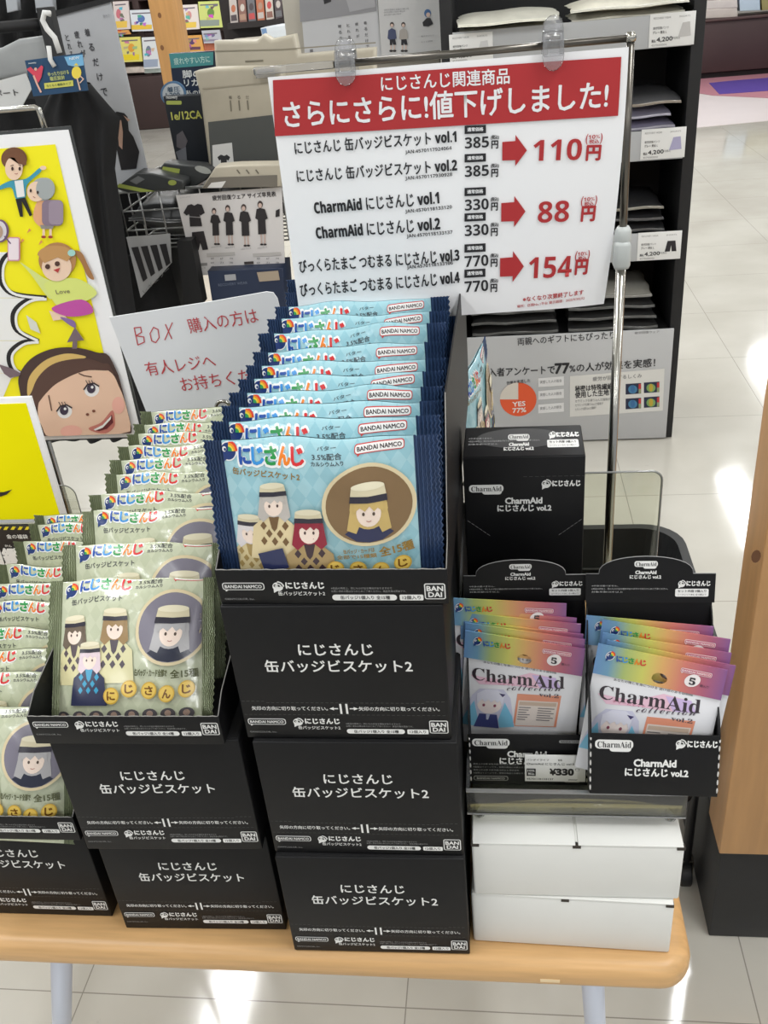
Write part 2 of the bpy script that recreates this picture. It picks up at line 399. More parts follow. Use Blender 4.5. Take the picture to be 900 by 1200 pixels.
def carton_art(W, name2, full=True):
    k = W/168.0
    A = Art(lambda x, y: (x*k, CH-y*k), 0.00012); carton_print(A, name2, full); return A
def closed_carton(loc, rot, W, name2, label, group):
    t = thing('biscuit_carton', label, 'box', loc, group, (0, 0, math.radians(rot)))
    g = MB(); g.box((0, 0, 0), (W, CD, CH-0.0006), BLACKCARD, 0.0012)
    g.art(carton_art(W, name2), lambda a, b, h: (a, -h-0.0001, b)); g.build('carton', t)
    g = MB(); g.box((0.0015, 0.002, CH-0.0007), (W-0.0015, CD*0.49, CH), BLACKCARD, 0.0003)
    g.box((0.0015, CD*0.5, CH-0.0007), (W-0.0015, CD-0.002, CH), BLACKCARD, 0.0003); g.build('lid_flap', t)
    return t
def open_carton(loc, rot, W, name2, label, low=(True, True)):
    t = thing('biscuit_display_tray', label, 'box', loc, None, (0, 0, math.radians(rot))); e = 0.0014; FH = 0.030
    g = MB(); g.box((0, e, 0), (W, CD, e), BLACKCARD); g.box((0, CD-e, e), (W, CD, CH if not all(low) else 0.07), BLACKCARD); g.build('carton', t)
    for x in (0, W-e):
        TH = 0.050 if low[0 if x == 0 else 1] else CH
        g = MB(); g.prism([(e, e), (CD-e, e), (CD-e, TH), (0.075, TH), (0.02, 0.040), (e, FH)], 'x', x, x+e, BLACKCARD)
        if x == 0: pts = [(0.0007, 0.075, TH), (0.0007, 0.02, 0.0402), (0.0007, 0.001, FH)]
        else: pts = [(W-0.0007, 0.075, TH), (W-0.0007, 0.02, 0.0402), (W-0.0007, 0.001, FH)]
        g.tube(pts, 0.0004, mat((150, 148, 144), 0.8), 6); g.build('side_wall', t)
    g = MB(); g.box((0, 0, 0), (W, e, FH), BLACKCARD, 0.0003)
    g.tube([(0.001+i*(W-0.002)/40, e/2, FH+0.0004*math.sin(i*2.3)) for i in range(41)], 0.00045, mat((150, 148, 144), 0.8), 6)
    g.art(carton_art(W, name2, False), lambda a, b, h: (a, -h-0.0001, b-(0.0))); g.build('front_wall', t)
    return t
gB = 'closed black cartons of the blue packet stack'
closed_carton((-0.2075, 0.534, TZ+0.0005), 1.0, 0.168, True, 'black biscuit carton on the table, lowest of the middle stack', None)
closed_carton((-0.2080, 0.539, TZ+CH+0.001), 0.4, 0.168, True, 'black biscuit carton in the middle stack, second from the table', None)
closed_carton((-0.2125, 0.543, TZ+2*CH+0.0015), 0.0, 0.168, True, 'black biscuit carton directly under the tray of blue packets', None)
TB = Vector((-0.2115, 0.546, TZ+3*CH+0.002))
open_carton(TB, -1.0, 0.1715, True, 'open black display tray full of blue biscuit packets', (True, False))
WG = 0.163
p = onZ(148, 1088, TZ); closed_carton((p.x, p.y, TZ+0.0005), 1.6, WG, False, 'black biscuit carton on the table, lowest of the green packet stack in front', None)
p = onZ(104, 994, TZ+CH); closed_carton((p.x, p.y-0.002, TZ+CH+0.001), 1.6, WG, False, 'black biscuit carton right under the front tray of green packets', None)
p = onZ(43, 873, TZ+2*CH); TG = Vector((p.x, p.y, TZ+2*CH+0.0015))
open_carton(TG, 0.5, WG, False, 'open black tray of green biscuit packets on two cartons')
p = onZ(135, 1076, TZ); closed_carton((p.x-WG-0.003, p.y, TZ+0.0005), 0.5, WG, False, 'black biscuit carton cut by the left edge of the photo', None)
p = onZ(92, 987, TZ+CH); TF = Vector((p.x-WG+0.002, p.y, TZ+CH+0.001))
open_carton(TF, 0.5, WG, False, 'lower open tray of green packets at the far left')

# ------------------------------------------------------------------ biscuit packets
def film(base, dark, kind):
    m = bpy.data.materials.new('packet_film_'+kind); m.use_nodes = True; nt = m.node_tree; b = nt.nodes['Principled BSDF']
    tc = nt.nodes.new('ShaderNodeTexCoord'); mp = nt.nodes.new('ShaderNodeMapping'); mp.inputs['Rotation'].default_value = (0, 0.0, 0)
    sp = nt.nodes.new('ShaderNodeSeparateXYZ'); nt.links.new(tc.outputs['Object'], sp.inputs[0])
    def M(op, a, b_):
        n = nt.nodes.new('ShaderNodeMath'); n.operation = op
        for i, v in enumerate((a, b_)):
            if isinstance(v, (int, float)): n.inputs[i].default_value = v
            else: nt.links.new(v, n.inputs[i])
        return n.outputs[0]
    u = M('ADD', M('MULTIPLY', sp.outputs[0], 90), M('MULTIPLY', sp.outputs[2], 62)); v = M('SUBTRACT', M('MULTIPLY', sp.outputs[0], 90), M('MULTIPLY', sp.outputs[2], 62))
    cb = nt.nodes.new('ShaderNodeCombineXYZ'); nt.links.new(u, cb.inputs[0]); nt.links.new(v, cb.inputs[1]); cb.inputs[2].default_value = 0.5
    ck = nt.nodes.new('ShaderNodeTexChecker'); ck.inputs['Scale'].default_value = 1.0
    ck.inputs[1].default_value = L4(base); ck.inputs[2].default_value = L4(dark); nt.links.new(cb.outputs[0], ck.inputs[0])
    nt.links.new(ck.outputs[0], b.inputs['Base Color'])
    nz = nt.nodes.new('ShaderNodeTexNoise'); nz.inputs['Scale'].default_value = 45; nt.links.new(tc.outputs['Object'], nz.inputs['Vector'])
    bp = nt.nodes.new('ShaderNodeBump'); bp.inputs['Strength'].default_value = 0.36; bp.inputs['Distance'].default_value = 0.004
    nt.links.new(nz.outputs['Fac'], bp.inputs['Height']); nt.links.new(bp.outputs[0], b.inputs['Normal'])
    b.inputs['Roughness'].default_value = 0.19; b.inputs['Specular IOR Level'].default_value = 0.7
    return m
def stand_in(A, x, y, s, hair, coat, trim, lean=0.0):
    """plain faceless costume figure used where the packet shows printed people"""
    lv = A.lv
    def P(pts): return [(x+s*(a+lean*b), y+s*b) for a, b in pts]
    A.poly(P([(-1.15, 2.7), (-0.98, 1.2), (-0.3, 0.62), (0.3, 0.62), (0.98, 1.2), (1.15, 2.7)]), coat, lv)
    for a, b in ((-0.5, 1.15), (-0.25, 1.5), (0.25, 1.5), (0.5, 1.15), (0, 1.85), (-0.5, 1.85), (0.5, 1.85)):
        A.poly(P([(a, b-0.2), (a+0.15, b), (a, b+0.2), (a-0.15, b)]), trim, lv+1)
    A.poly(P([(-0.28, 0.55), (0.28, 0.55), (0.12, 1.25), (0, 1.4), (-0.12, 1.25)]), trim, lv+1)
    A.poly(P([(-0.62, 0.0), (-0.74, 0.75), (-0.5, 0.98), (-0.2, 0.72), (0.2, 0.72), (0.5, 0.98), (0.74, 0.75), (0.62, 0.0)]), hair, lv+2)
    A.ell(x, y+0.08*s, s*0.64, s*0.68, hair, lv+2, 20)
    A.ell(x, y+0.25*s, s*0.42, s*0.47, (246, 226, 212), lv+3, 18)
    for d in (-0.18, 0.18): A.ell(x+d*s, y+0.27*s, s*0.05, s*0.07, (90, 74, 70), lv+4, 10)
    A.poly([(x-0.5*s, y+0.2*s), (x-0.46*s, y-0.2*s), (x+0.46*s, y-0.2*s), (x+0.5*s, y+0.2*s), (x+0.3*s, y+0.06*s), (x+0.2*s, y+0.16*s), (x+0.05*s, y+0.02*s), (x-0.12*s, y+0.17*s), (x-0.3*s, y+0.05*s)], hair, lv+4)
    A.poly([(x-0.62*s, y-0.22*s), (x-0.58*s, y-0.56*s), (x+0.52*s, y-0.62*s), (x+0.60*s, y-0.26*s)], (218, 208, 176), lv+5)
    A.ell(x-0.03*s, y-0.59*s, s*0.555, s*0.13, (232, 224, 196), lv+6, 20, rot=-0.05)
    A.poly([(x-0.63*s, y-0.14*s), (x-0.61*s, y-0.34*s), (x, y-0.32*s), (x+0.60*s, y-0.38*s), (x+0.62*s, y-0.18*s), (x, y-0.13*s)], (52, 50, 62), lv+6)
def packet_print(A, g):
    gold = (150, 118, 52); ink = (70, 72, 78)
    if g == 'blue':
        bird_mark(A, 101, 108, 54); rainbow_word(A, 140, 121, 374, 129, 52)
        A.text('缶バッジビスケット2', 116, 170, 357, 190, gold, 22, 0.03)
        A.text('バター', 415, 101, 480, 95, ink, 12, 0.01); A.text('3.5%配合', 399, 126, 500, 121, ink, 20, 0.01); A.text('カルシウム入り', 396, 148, 506, 143, ink, 14, 0.03)
        maker_mark(A, 543, 90, 713, 122, (206, 70, 66), (244, 240, 238), (60, 50, 52), -0.055)
        bx, by, rx, ry = 590, 285, 152, 132; y0 = 515
        stand_in(A, 170, 368, 74, (226, 220, 222), (226, 208, 160), (176, 150, 96)); A.lv = 8
        stand_in(A, 262, 262, 78, (196, 190, 184), (228, 210, 166), (120, 92, 60)); A.lv = 15
        stand_in(A, 384, 352, 82, (150, 44, 62), (176, 150, 104), (70, 54, 60)); A.lv = 22
        A.poly([(200, 450), (290, 425), (310, 500), (225, 530)], (48, 54, 92)); A.lv = 1
        A.text('全15種', 622, 448, 735, 430, gold, 34, 0.04, 24)
        A.text('缶バッジ・カードは', 500, 440, 605, 436, gold, 16, 0.03, 24); A.text('全部で15種類', 476, 462, 612, 456, gold, 16, 0.03, 24)
        ck = [(398, 538, 'に'), (470, 506, 'じ'), (548, 508, 'さ'), (625, 514, 'ん'), (699, 494, 'じ')]; cr = 30
        hair = (206, 178, 112); bg = (132, 106, 74); coat = (50, 54, 88)
    else:
        bird_mark(A, 257, 347, 42); rainbow_word(A, 290, 336, 483, 334, 36)
        A.text('缶バッジビスケット', 262, 390, 455, 380, ink, 20, 0.02)
        A.text('バター', 525, 310, 560, 308, ink, 8, 0.01); A.text('3.5%配合', 505, 326, 588, 324, ink, 15, 0.01); A.text('カルシウム入り', 497, 343, 590, 340, ink, 11, 0.03)
        maker_mark(A, 623, 298, 762, 321, (206, 70, 66), (244, 240, 238), (60, 50, 52), -0.02)
        bx, by, rx, ry = 648, 482, 122, 124; y0 = 690
        stand_in(A, 282, 486, 70, (112, 98, 84), (226, 218, 170), (96, 84, 90)); A.lv = 8
        stand_in(A, 440, 468, 74, (160, 132, 92), (222, 216, 172), (92, 84, 92)); A.lv = 15
        stand_in(A, 352, 574, 64, (228, 208, 216), (52, 56, 84), (60, 160, 200)); A.lv = 1
        A.text('全15種', 662, 640, 758, 634, (88, 92, 60), 28, 0.04, 24); A.text('缶バッジ・カード全部で', 530, 632, 650, 636, (88, 92, 60), 24, 0.04, 24)
        ck = [(445, 712, 'に'), (512, 688, 'じ'), (588, 694, 'さ'), (655, 706, 'ん'), (725, 690, 'じ')]; cr = 30
        hair = (180, 178, 180); bg = (128, 124, 138); coat = (44, 48, 66)
        for i in range(8):
            A.ell(240+i*70, 788-i*2, 29, 20, (92, 88, 92), 3, 16); A.ell(240+i*70, 786-i*2, 13, 11, (176, 150, 136), 4, 12)
        A.rect(216, 812, 768, 800, (170, 174, 150), 2)  # crease highlight below the badges, painted in as a flat band
    A.ell(bx, by, rx*1.05, ry*1.05, (222, 206, 168), 18, 40); A.ell(bx, by, rx*0.96, ry*0.96, bg, 19, 40)
    A.lv = 20; s = ry*0.66
    A.poly([(bx-s*0.95, by+s*1.05), (bx-s*0.35, by+s*0.62), (bx+s*0.35, by+s*0.62), (bx+s*0.95, by+s*1.05), (bx+s*0.5, by+s*1.36), (bx, by+s*1.44), (bx-s*0.5, by+s*1.36)], coat)
    A.ell(bx, by+0.10*s, s*0.74, s*0.80, hair, 21, 24); A.poly([(bx-0.7*s, by), (bx-0.86*s, by+0.9*s), (bx-0.5*s, by+1.05*s), (bx-0.3*s, by+0.6*s), (bx+0.3*s, by+0.6*s), (bx+0.5*s, by+1.05*s), (bx+0.86*s, by+0.9*s), (bx+0.7*s, by)], hair, 21)
    A.ell(bx, by+0.25*s, s*0.48, s*0.55, (246, 226, 212), 22, 22)
    for d in (-0.2, 0.2): A.ell(bx+d*s, by+0.28*s, s*0.055, s*0.075, (90, 76, 66), 23, 12)
    A.line([(bx-0.09*s, by+0.56*s), (bx, by+0.59*s), (bx+0.09*s, by+0.56*s)], s*0.03, (176, 110, 100), 23)
    A.poly([(bx-0.6*s, by+0.25*s), (bx-0.56*s, by-0.25*s), (bx+0.56*s, by-0.25*s), (bx+0.6*s, by+0.25*s), (bx+0.36*s, by+0.05*s), (bx+0.22*s, by+0.18*s), (bx+0.04*s, by-0.02*s), (bx-0.14*s, by+0.18*s), (bx-0.34*s, by+0.04*s)], hair, 24)
    A.poly([(bx-0.72*s, by-0.26*s), (bx-0.66*s, by-0.74*s), (bx+0.62*s, by-0.80*s), (bx+0.72*s, by-0.30*s)], (218, 208, 176), 25)
    A.ell(bx-0.02*s, by-0.77*s, s*0.645, s*0.15, (232, 224, 196), 26, 26, rot=-0.04)
    A.poly([(bx-0.74*s, by-0.16*s), (bx-0.71*s, by-0.42*s), (bx, by-0.39*s), (bx+0.71*s, by-0.45*s), (bx+0.74*s, by-0.20*s), (bx, by-0.14*s)], (52, 50, 62), 26)
    for x, y, c in ck:
        A.ell(x, y, cr, cr, (214, 174, 70), 27, 20); A.ell(x, y, cr*0.86, cr*0.86, (236, 200, 96), 28, 20)
        A.text(c, x-cr*0.5, y, x+cr*0.5, y, (120, 78, 30), cr, 0.04, 29)
SPEC = {'blue': dict(W=0.1690, H=0.122, sealL=0.0150, sealR=0.0180, T=0.0105, base=(166, 208, 218), dark=(152, 199, 211), sealc=(56, 78, 116)),
        'green': dict(W=0.1530, H=0.126, sealL=0.0140, sealR=0.0110, T=0.0100, base=(202, 207, 180), dark=(194, 200, 172), sealc=(132, 140, 110))}
FILM = {k: film(s['base'], s['dark'], k) for k, s in SPEC.items()}
def packet(kind, label, seed):
    S = SPEC[kind]; W, H, sL, sR, T = S['W'], S['H'], S['sealL'], S['sealR'], S['T']; uL = -W/2+sL; uR = W/2-sR; um = (uL+uR)/2; ub = (uR-uL)/2; rnd = random.Random(seed)
    ph = [rnd.uniform(0, 6.28) for _ in range(6)]; am = [rnd.uniform(0.5, 1.0) for _ in range(6)]
    def dent(u, v):
        d = 0.0009*am[0]*math.sin(u*70+ph[0]+v*40) + 0.0007*am[1]*math.sin(v*95+ph[1]-u*55) + 0.0006*am[2]*math.sin(u*150+v*120+ph[2])
        d += 0.0016*am[3]*math.sin(u*38+ph[3])*max(0, (v/H-0.72)*3.5)
        return d
    def h(u, v):
        a = max(0.0, 1-(min(1, abs(u-um)/ub))**2.6); t = abs(2*v/H-1); b = max(0.0, 1-t**2.8)**0.62
        return T*a**0.8*b + dent(u, v)*a*b + 0.0008
    def top(u):   # wavy upper edge
        return 0.0022*am[4]*math.sin(u*45+ph[4]) + 0.0014*am[5]*math.sin(u*95+ph[5])
    def zz(u, v): return v + top(u)*(v/H)**3*max(0, 1-(abs(u)/(W/2))**4)
    def sway(v): return 0.0
    t = thing('biscuit_packet', label, 'packet')
    g = MB(); nu, nv = 56, 40
    def vv(j): return H*0.5*(1-math.cos(PI*j))
    g.grid(lambda i, j: (um+(2*i-1)*ub, -h(um+(2*i-1)*ub, vv(j)), zz(um+(2*i-1)*ub, vv(j))), nu, nv, FILM[kind])
    g.grid(lambda i, j: (um+(1-2*i)*ub, h(um+(1-2*i)*ub, vv(j)), zz(um+(1-2*i)*ub, vv(j))), nu, nv, FILM[kind])
    if kind == 'blue':
        def conv(x, y):
            k = (y-45)/475; xl = 52*k; xr = 830+10*k
            return ((x-xl)/(xr-xl)-0.5)*W, H-(y-41)/4800.0+0.0078*max(0, 1-(y-41)/420)
    else:
        def conv(x, y):
            k = (y-300)/430; xl = 165-8*k; xr = 768+58*k
            return ((x-xl)/(xr-xl)-0.5)*W, H-(y-297)/4180.0+0.0040*max(0, 1-(y-297)/380)
    A = Art(conv, 0.00012, 0.0045, 0.25, 0.0); packet_print(A, kind)
    def onfilm(a, b, o):
        a = max(uL, min(uR, a)); b = max(0.0005, min(H-0.0005, b)); return (a, -h(a, b)-o-0.00015, zz(a, b))
    g.art(A, onfilm); g.build('pouch', t)
    sm = mat(S['sealc'], 0.26, 0.35, noise=0.35, nscale=70, spec=0.8, stretch=(6, 1, 0.6))
    for s in (-1, 1):
        g = MB(); n1, n2 = 30, 46; sl = sL if s < 0 else sR; u0 = -uL if s < 0 else uR
        def fs(i, j):
            e = sl - (0.0016 if (int(round(j*n2)) % 2) else 0.0)
            u = u0 + e*i; y = 0.0010*math.sin(i*2*PI*6) + 0.0016*math.sin(j*7+ph[0]+s)*i + 0.0012*math.sin(j*17+ph[1])*i*i
            return (s*u, y-0.0008*(1-i), H*j)
        g.grid(fs, n1, n2, sm); g.build('crimped_seal', t)
    return t
def place_packets(kind, rows, cx, labels, group):
    """rows: (top-edge Y, top-edge Z, lean in degrees, roll, dx)"""
    S = SPEC[kind]; protos = []; nm = {'blue': 'blue biscuit packet', 'green': 'pale green biscuit packet'}[kind]
    for i, (Yt, Zt, lean, roll, dx) in enumerate(rows):
        a = math.radians(lean); H = S['H']
        loc = (cx+dx, Yt-H*math.sin(a), Zt-H*math.cos(a)); rot = (-a, math.radians(roll), 0)
        lab = labels[i]
        pool = PROTO.setdefault(kind, [])
        if len(pool) < 4:
            t = packet(kind, lab, 11+len(pool)*5+(50 if kind == 'green' else 0)); t.location = loc; t.rotation_euler = rot; t['group'] = group; pool.append(t)
        else: copy_tree(pool[i % 4], loc, rot, lab, group)
PROTO = {}
ORD = ['front', 'second', 'third', 'fourth', 'fifth', 'sixth', 'seventh', 'eighth', 'ninth', 'tenth', 'eleventh', 'rearmost']
rnd = random.Random(5)
rows = []
for i, (Y, Z) in enumerate([(.571, 1.226), (.594, 1.230), (.622, 1.229), (.654, 1.227), (.680, 1.228), (.706, 1.229), (.744, 1.228), (.772, 1.235), (.806, 1.235), (.845, 1.235), (.880, 1.236), (.912, 1.242)]):
    rows.append((Y, Z, 7 if i else 6, rnd.uniform(-1.2, 0.8) if i else 0.3, rnd.uniform(-.001, .001)))
place_packets('blue', rows, -0.1272, ['front blue biscuit packet with its whole round badge picture showing'] + ['blue biscuit packet, %s from the front of the tall tray row' % ORD[i] for i in range(1, 11)] + ['rearmost blue biscuit packet, against the price sign at the back of the tray'], 'blue biscuit packets in the tall tray')
rows = []
for i, (Y, Z) in enumerate([(.636, 1.064), (.676, 1.075), (.728, 1.081), (.752, 1.086), (.788, 1.088), (.812, 1.093), (.836, 1.096), (.860, 1.097), (.882, 1.099), (.914, 1.101)]):
    rows.append((Y, Z, [38, 30, 27, 22, 20, 16, 13, 12, 11, 10][i], rnd.uniform(-1.0, 1.0), 0.0 if i else 0.003))
place_packets('green', rows, -0.3245, ['front green biscuit packet of the middle tray, leaning back'] + ['green biscuit packet, %s from the front of the middle tray' % ORD[i] for i in range(1, 9)] + ['rearmost green biscuit packet of the middle tray, under the handwritten sign'], 'green biscuit packets in the middle tray')
rows = []; far = [828, 788, 760, 736, 705, 684, 663, 636, 614, 604]
for i, y in enumerate(far):
    z = 0.938+0.022*min(1, i/5); q = onZ(40, y, z)
    rows.append((q.y, z, [30, 24, 20, 16, 14, 12, 11, 10, 10, 10][i], rnd.uniform(-1, 2), [0.016, 0.010, 0.002, 0.0, 0.004, 0.0, -0.004, -0.006, -0.004, -0.006][i]))
place_packets('green', rows, -0.494, ['front green biscuit packet at the far left, cut by the photo edge'] + ['green biscuit packet, %s from the front of the far left tray' % ORD[i] for i in range(1, 9)] + ['rearmost green biscuit packet of the far left tray'], 'green biscuit packets in the far left tray')

# the single blue packet squeezed in beside the tall tray
copy_tree(PROTO['blue'][1], (-0.0235, 0.968, 0.9985), (math.radians(-3), 0, math.radians(81)), 'lone blue biscuit packet turned edge-on beside the tall tray', None)
for o in list(COL.objects):
    if o.get('label', '').startswith('lone blue') and 'group' in o: del o['group']

t = thing('support_carton', 'black carton standing behind the closed charm cartons under the lone packet', 'box', (0.0, 0.97, TZ))
g = MB(); g.box((-0.036, -0.085, 0.0006), (0.034, 0.085, 0.297), BLACKCARD, 0.001); g.build('carton', t)
g = MB(); g.box((-0.035, -0.084, 0.2972), (0.033, 0.084, 0.298), BLACKCARD, 0.0003); g.build('lid_flap', t)

# ------------------------------------------------------------------ white cartons
wc = mat((228, 228, 224), 0.55, noise=0.02, nscale=20)
def white_carton(x0, y0, z0, w, d, h, rot, label, seam):
    t = thing('white_carton', label, 'box', (x0, y0, z0), None, (0, 0, math.radians(rot)))
    g = MB(); g.box((0, 0, 0), (w, d, h-0.0016), wc, 0.0022); g.build('carton', t)
    for a, b in ((0.001, w/2-0.0012), (w/2+0.0012, w-0.001)) if seam else ((0.001, w-0.001),):
        g = MB(); g.box((a, -0.0004, h-0.0014), (b, d*0.98, h), wc, 0.0005); g.build('lid_flap', t)
    for x in (0.003, w/2, w-0.003) if seam else (w*0.47, w-0.004):
        g = MB(); g.box((x-0.0035, -0.0006, h-0.0046), (x+0.0035, 0.004, h-0.0016), mat((60, 54, 48), 0.8)); g.build('flap_slot', t)
    return t
white_carton(-0.0365, 0.551, TZ+0.0005, 0.180, 0.25, 0.070, -1.6, 'white cardboard carton lying on the table, lower of the two', False)
white_carton(-0.0335, 0.549, TZ+0.0712, 0.181, 0.25, 0.0695, 0.4, 'white cardboard carton with split lid under the clear plastic tray', True)
ZT = TZ+0.0712+0.0695

# ------------------------------------------------------------------ clear tray with a tall back panel
t = thing('acrylic_riser', 'clear acrylic tray with tall back panel on the white cartons', 'display stand', (0.055, 0.68, ZT))
def wl(g, a, b): g.box([a[i]-t.location[i] for i in range(3)], [b[i]-t.location[i] for i in range(3)], ACRYL)
AX0, AX1, AY0, AY1 = -0.037, 0.150, 0.569, 0.785
for x in (AX0+0.01, AX1-0.01):
    for y in (AY0+0.012, AY1-0.012):
        g = MB(); g.lathe([(0.005, 0), (0.005, 0.0126)], ACRYL, (x-t.location.x, y-t.location.y, 0.0002), 12); g.build('foot', t)
ZT += 0.0125
g = MB(); wl(g, (AX0, AY0, ZT+0.0006), (AX1, AY1, ZT+0.0030)); g.build('floor_plate', t)
g = MB(t.location); g.box((AX0, AY0, ZT+0.0002), (AX1, AY0+0.003, ZT+0.0285), ACRYL_SMOKE, 0.0006)
g.box((AX0, AY0-0.0003, ZT+0.0278), (AX1, AY0+0.0033, ZT+0.0292), ACRYL_EDGE); g.box((AX0, AY0-0.0005, ZT+0.0004), (AX1, AY0+0.002, ZT+0.0022), ACRYL_EDGE); g.build('front_lip', t)
for x in (AX0, AX1-0.003):
    g = MB(t.location); g.prism([(AY0+0.003, ZT+0.003), (AY1, ZT+0.003), (AY1, ZT+0.05), (AY0+0.003, ZT+0.0285)], 'x', x, x+0.003, ACRYL_SMOKE); g.build('side_plate', t)
g = MB(t.location); r = 0.010; z1 = 1.076; pts = [(AX0, ZT+0.003), (AX1, ZT+0.003)]
for k in range(7): a = PI/2*k/6; pts.append((AX1-r+r*math.cos(a), z1-r+r*math.sin(a)))
for k in range(7): a = PI/2+PI/2*k/6; pts.append((AX0+r+r*math.cos(a), z1-r+r*math.sin(a)))
g.prism(pts, 'y', AY1, AY1+0.003, ACRYL)
g.tube([(p[0], AY1+0.0015, p[1]) for p in pts[1:]], 0.0011, ACRYL_EDGE, 6); g.build('back_panel', t)
ZF = ZT+0.0032

# ------------------------------------------------------------------ charm cartons
CW, CHH, CDD = 0.1045, 0.145, 0.060; HC = 0.1385
def sticker(A, x0, y0, x1, y1, lv=None):
    """white cloud shaped name badge"""
    lv = lv or A.lv; w = x1-x0; h = y1-y0
    A.rrect(x0, y0+h*0.05, x1, y0+h*0.80, h*0.3, W_, lv); A.rrect(x0+w*0.38, y0+h*0.3, x0+w*0.95, y1+h*0.02, h*0.25, W_, lv+1)
    A.text('𝐂𝐡𝐚𝐫𝐦𝐀𝐢𝐝', x0+w*0.06, y0+h*0.44, x1-w*0.05, y0+h*0.44, (50, 50, 54), h*0.5, 0.0, lv+2)
def outlined(A, s, x0, y, x1, h, lv=None):
    A.text(s, x0, y, x1, y, W_, h*1.08, 0.05, lv)
def lid_print(A, arch):
    sticker(A, 39, -12 if arch else 7, 58, -5 if arch else 14)
    outlined(A, 'CharmAid', 40, -1.5 if arch else 17, 57, 2.8); outlined(A, 'にじさんじ vol.2', 35.5, 2.6 if arch else 21, 61, 3.0)
    bird_mark(A, 78, 9, 5.6, (236, 236, 234)); A.text('にじさんじ', 82, 8.6, 101, 8.6, W_, 4.4, 0.06)
    A.rrect(73, 13.4, 100, 20.5, 1.2, W_, 1); A.text('セット内容 5個入り', 75, 15.4, 98, 15.4, BK, 2.3, 0.02, 2); A.text('シークレット含む 全15種より', 75, 18.6, 98, 18.6, BK, 1.7, 0.0, 2)
    A.text('※中身は選べません。', 4, 10.6, 26, 10.6, (190, 190, 190), 1.5); A.text('※商品の特性上、同じものが出る場合がありますのであらかじめご了承ください。', 4, 13.4, 67, 13.4, (190, 190, 190), 1.6)
    A.text('対象年齢15才以上', 4, 16.2, 30, 16.2, (190, 190, 190), 1.5)
def closed_charm(loc, rot, label):
    t = thing('charm_carton', label, 'box', loc, None, (0, 0, math.radians(rot)))
    g = MB(); g.box((0, 0, 0), (CW, CDD, HC-0.0008), BLACKCARD, 0.0009)
    A = Art(lambda x, y: (x/1000, HC-y/1000), 0.00012)
    sticker(A, 4.5, 27, 34.5, 37); bird_mark(A, 71.5, 27.6, 7.5, W_); A.text('にじさんじ', 77, 27.2, 100.5, 27.2, W_, 5.6, 0.06)
    outlined(A, 'CharmAid', 36, 44, 68, 5.6); outlined(A, 'にじさんじ vol.2', 29, 51.5, 76, 6.0)
    for x in range(52, 103, 5): A.line([(x, 20), (x+3, 20)], 0.3, (80, 80, 80))
    for k in range(6): A.line([(83+k*3.4, 80-k*2.8), (85.4+k*3.4, 78-k*2.8)], 0.35, (150, 150, 150)); A.line([(2+k*3.4, 64+k*2.8), (4.4+k*3.4, 66+k*2.8)], 0.35, (150, 150, 150))
    g.art(A, lambda a, b, h: (a, -h-0.0001, b)); g.build('carton', t)
    g = MB(); g.box((0.0008, 0.0006, HC-0.0009), (CW-0.0008, CDD-0.0006, HC), BLACKCARD, 0.0003)
    A = Art(lambda x, y: (x/1000, CDD-(y+1)*0.0021), 0.00012); A.ell(49, 11, 38, 9.5, (58, 58, 60), 1, 40); A.lv = 2; lid_print(A, False)
    g.art(A, lambda a, b, h: (a, b, HC+h+0.0001)); g.build('lid_flap', t)
closed_charm((-0.0335, 0.716, ZF), 0, 'black closed charm carton with its front hidden by the open one')
closed_charm((-0.0335, 0.714, ZF+HC+0.0003), -1.0, 'closed black charm carton standing on top behind the left open one')
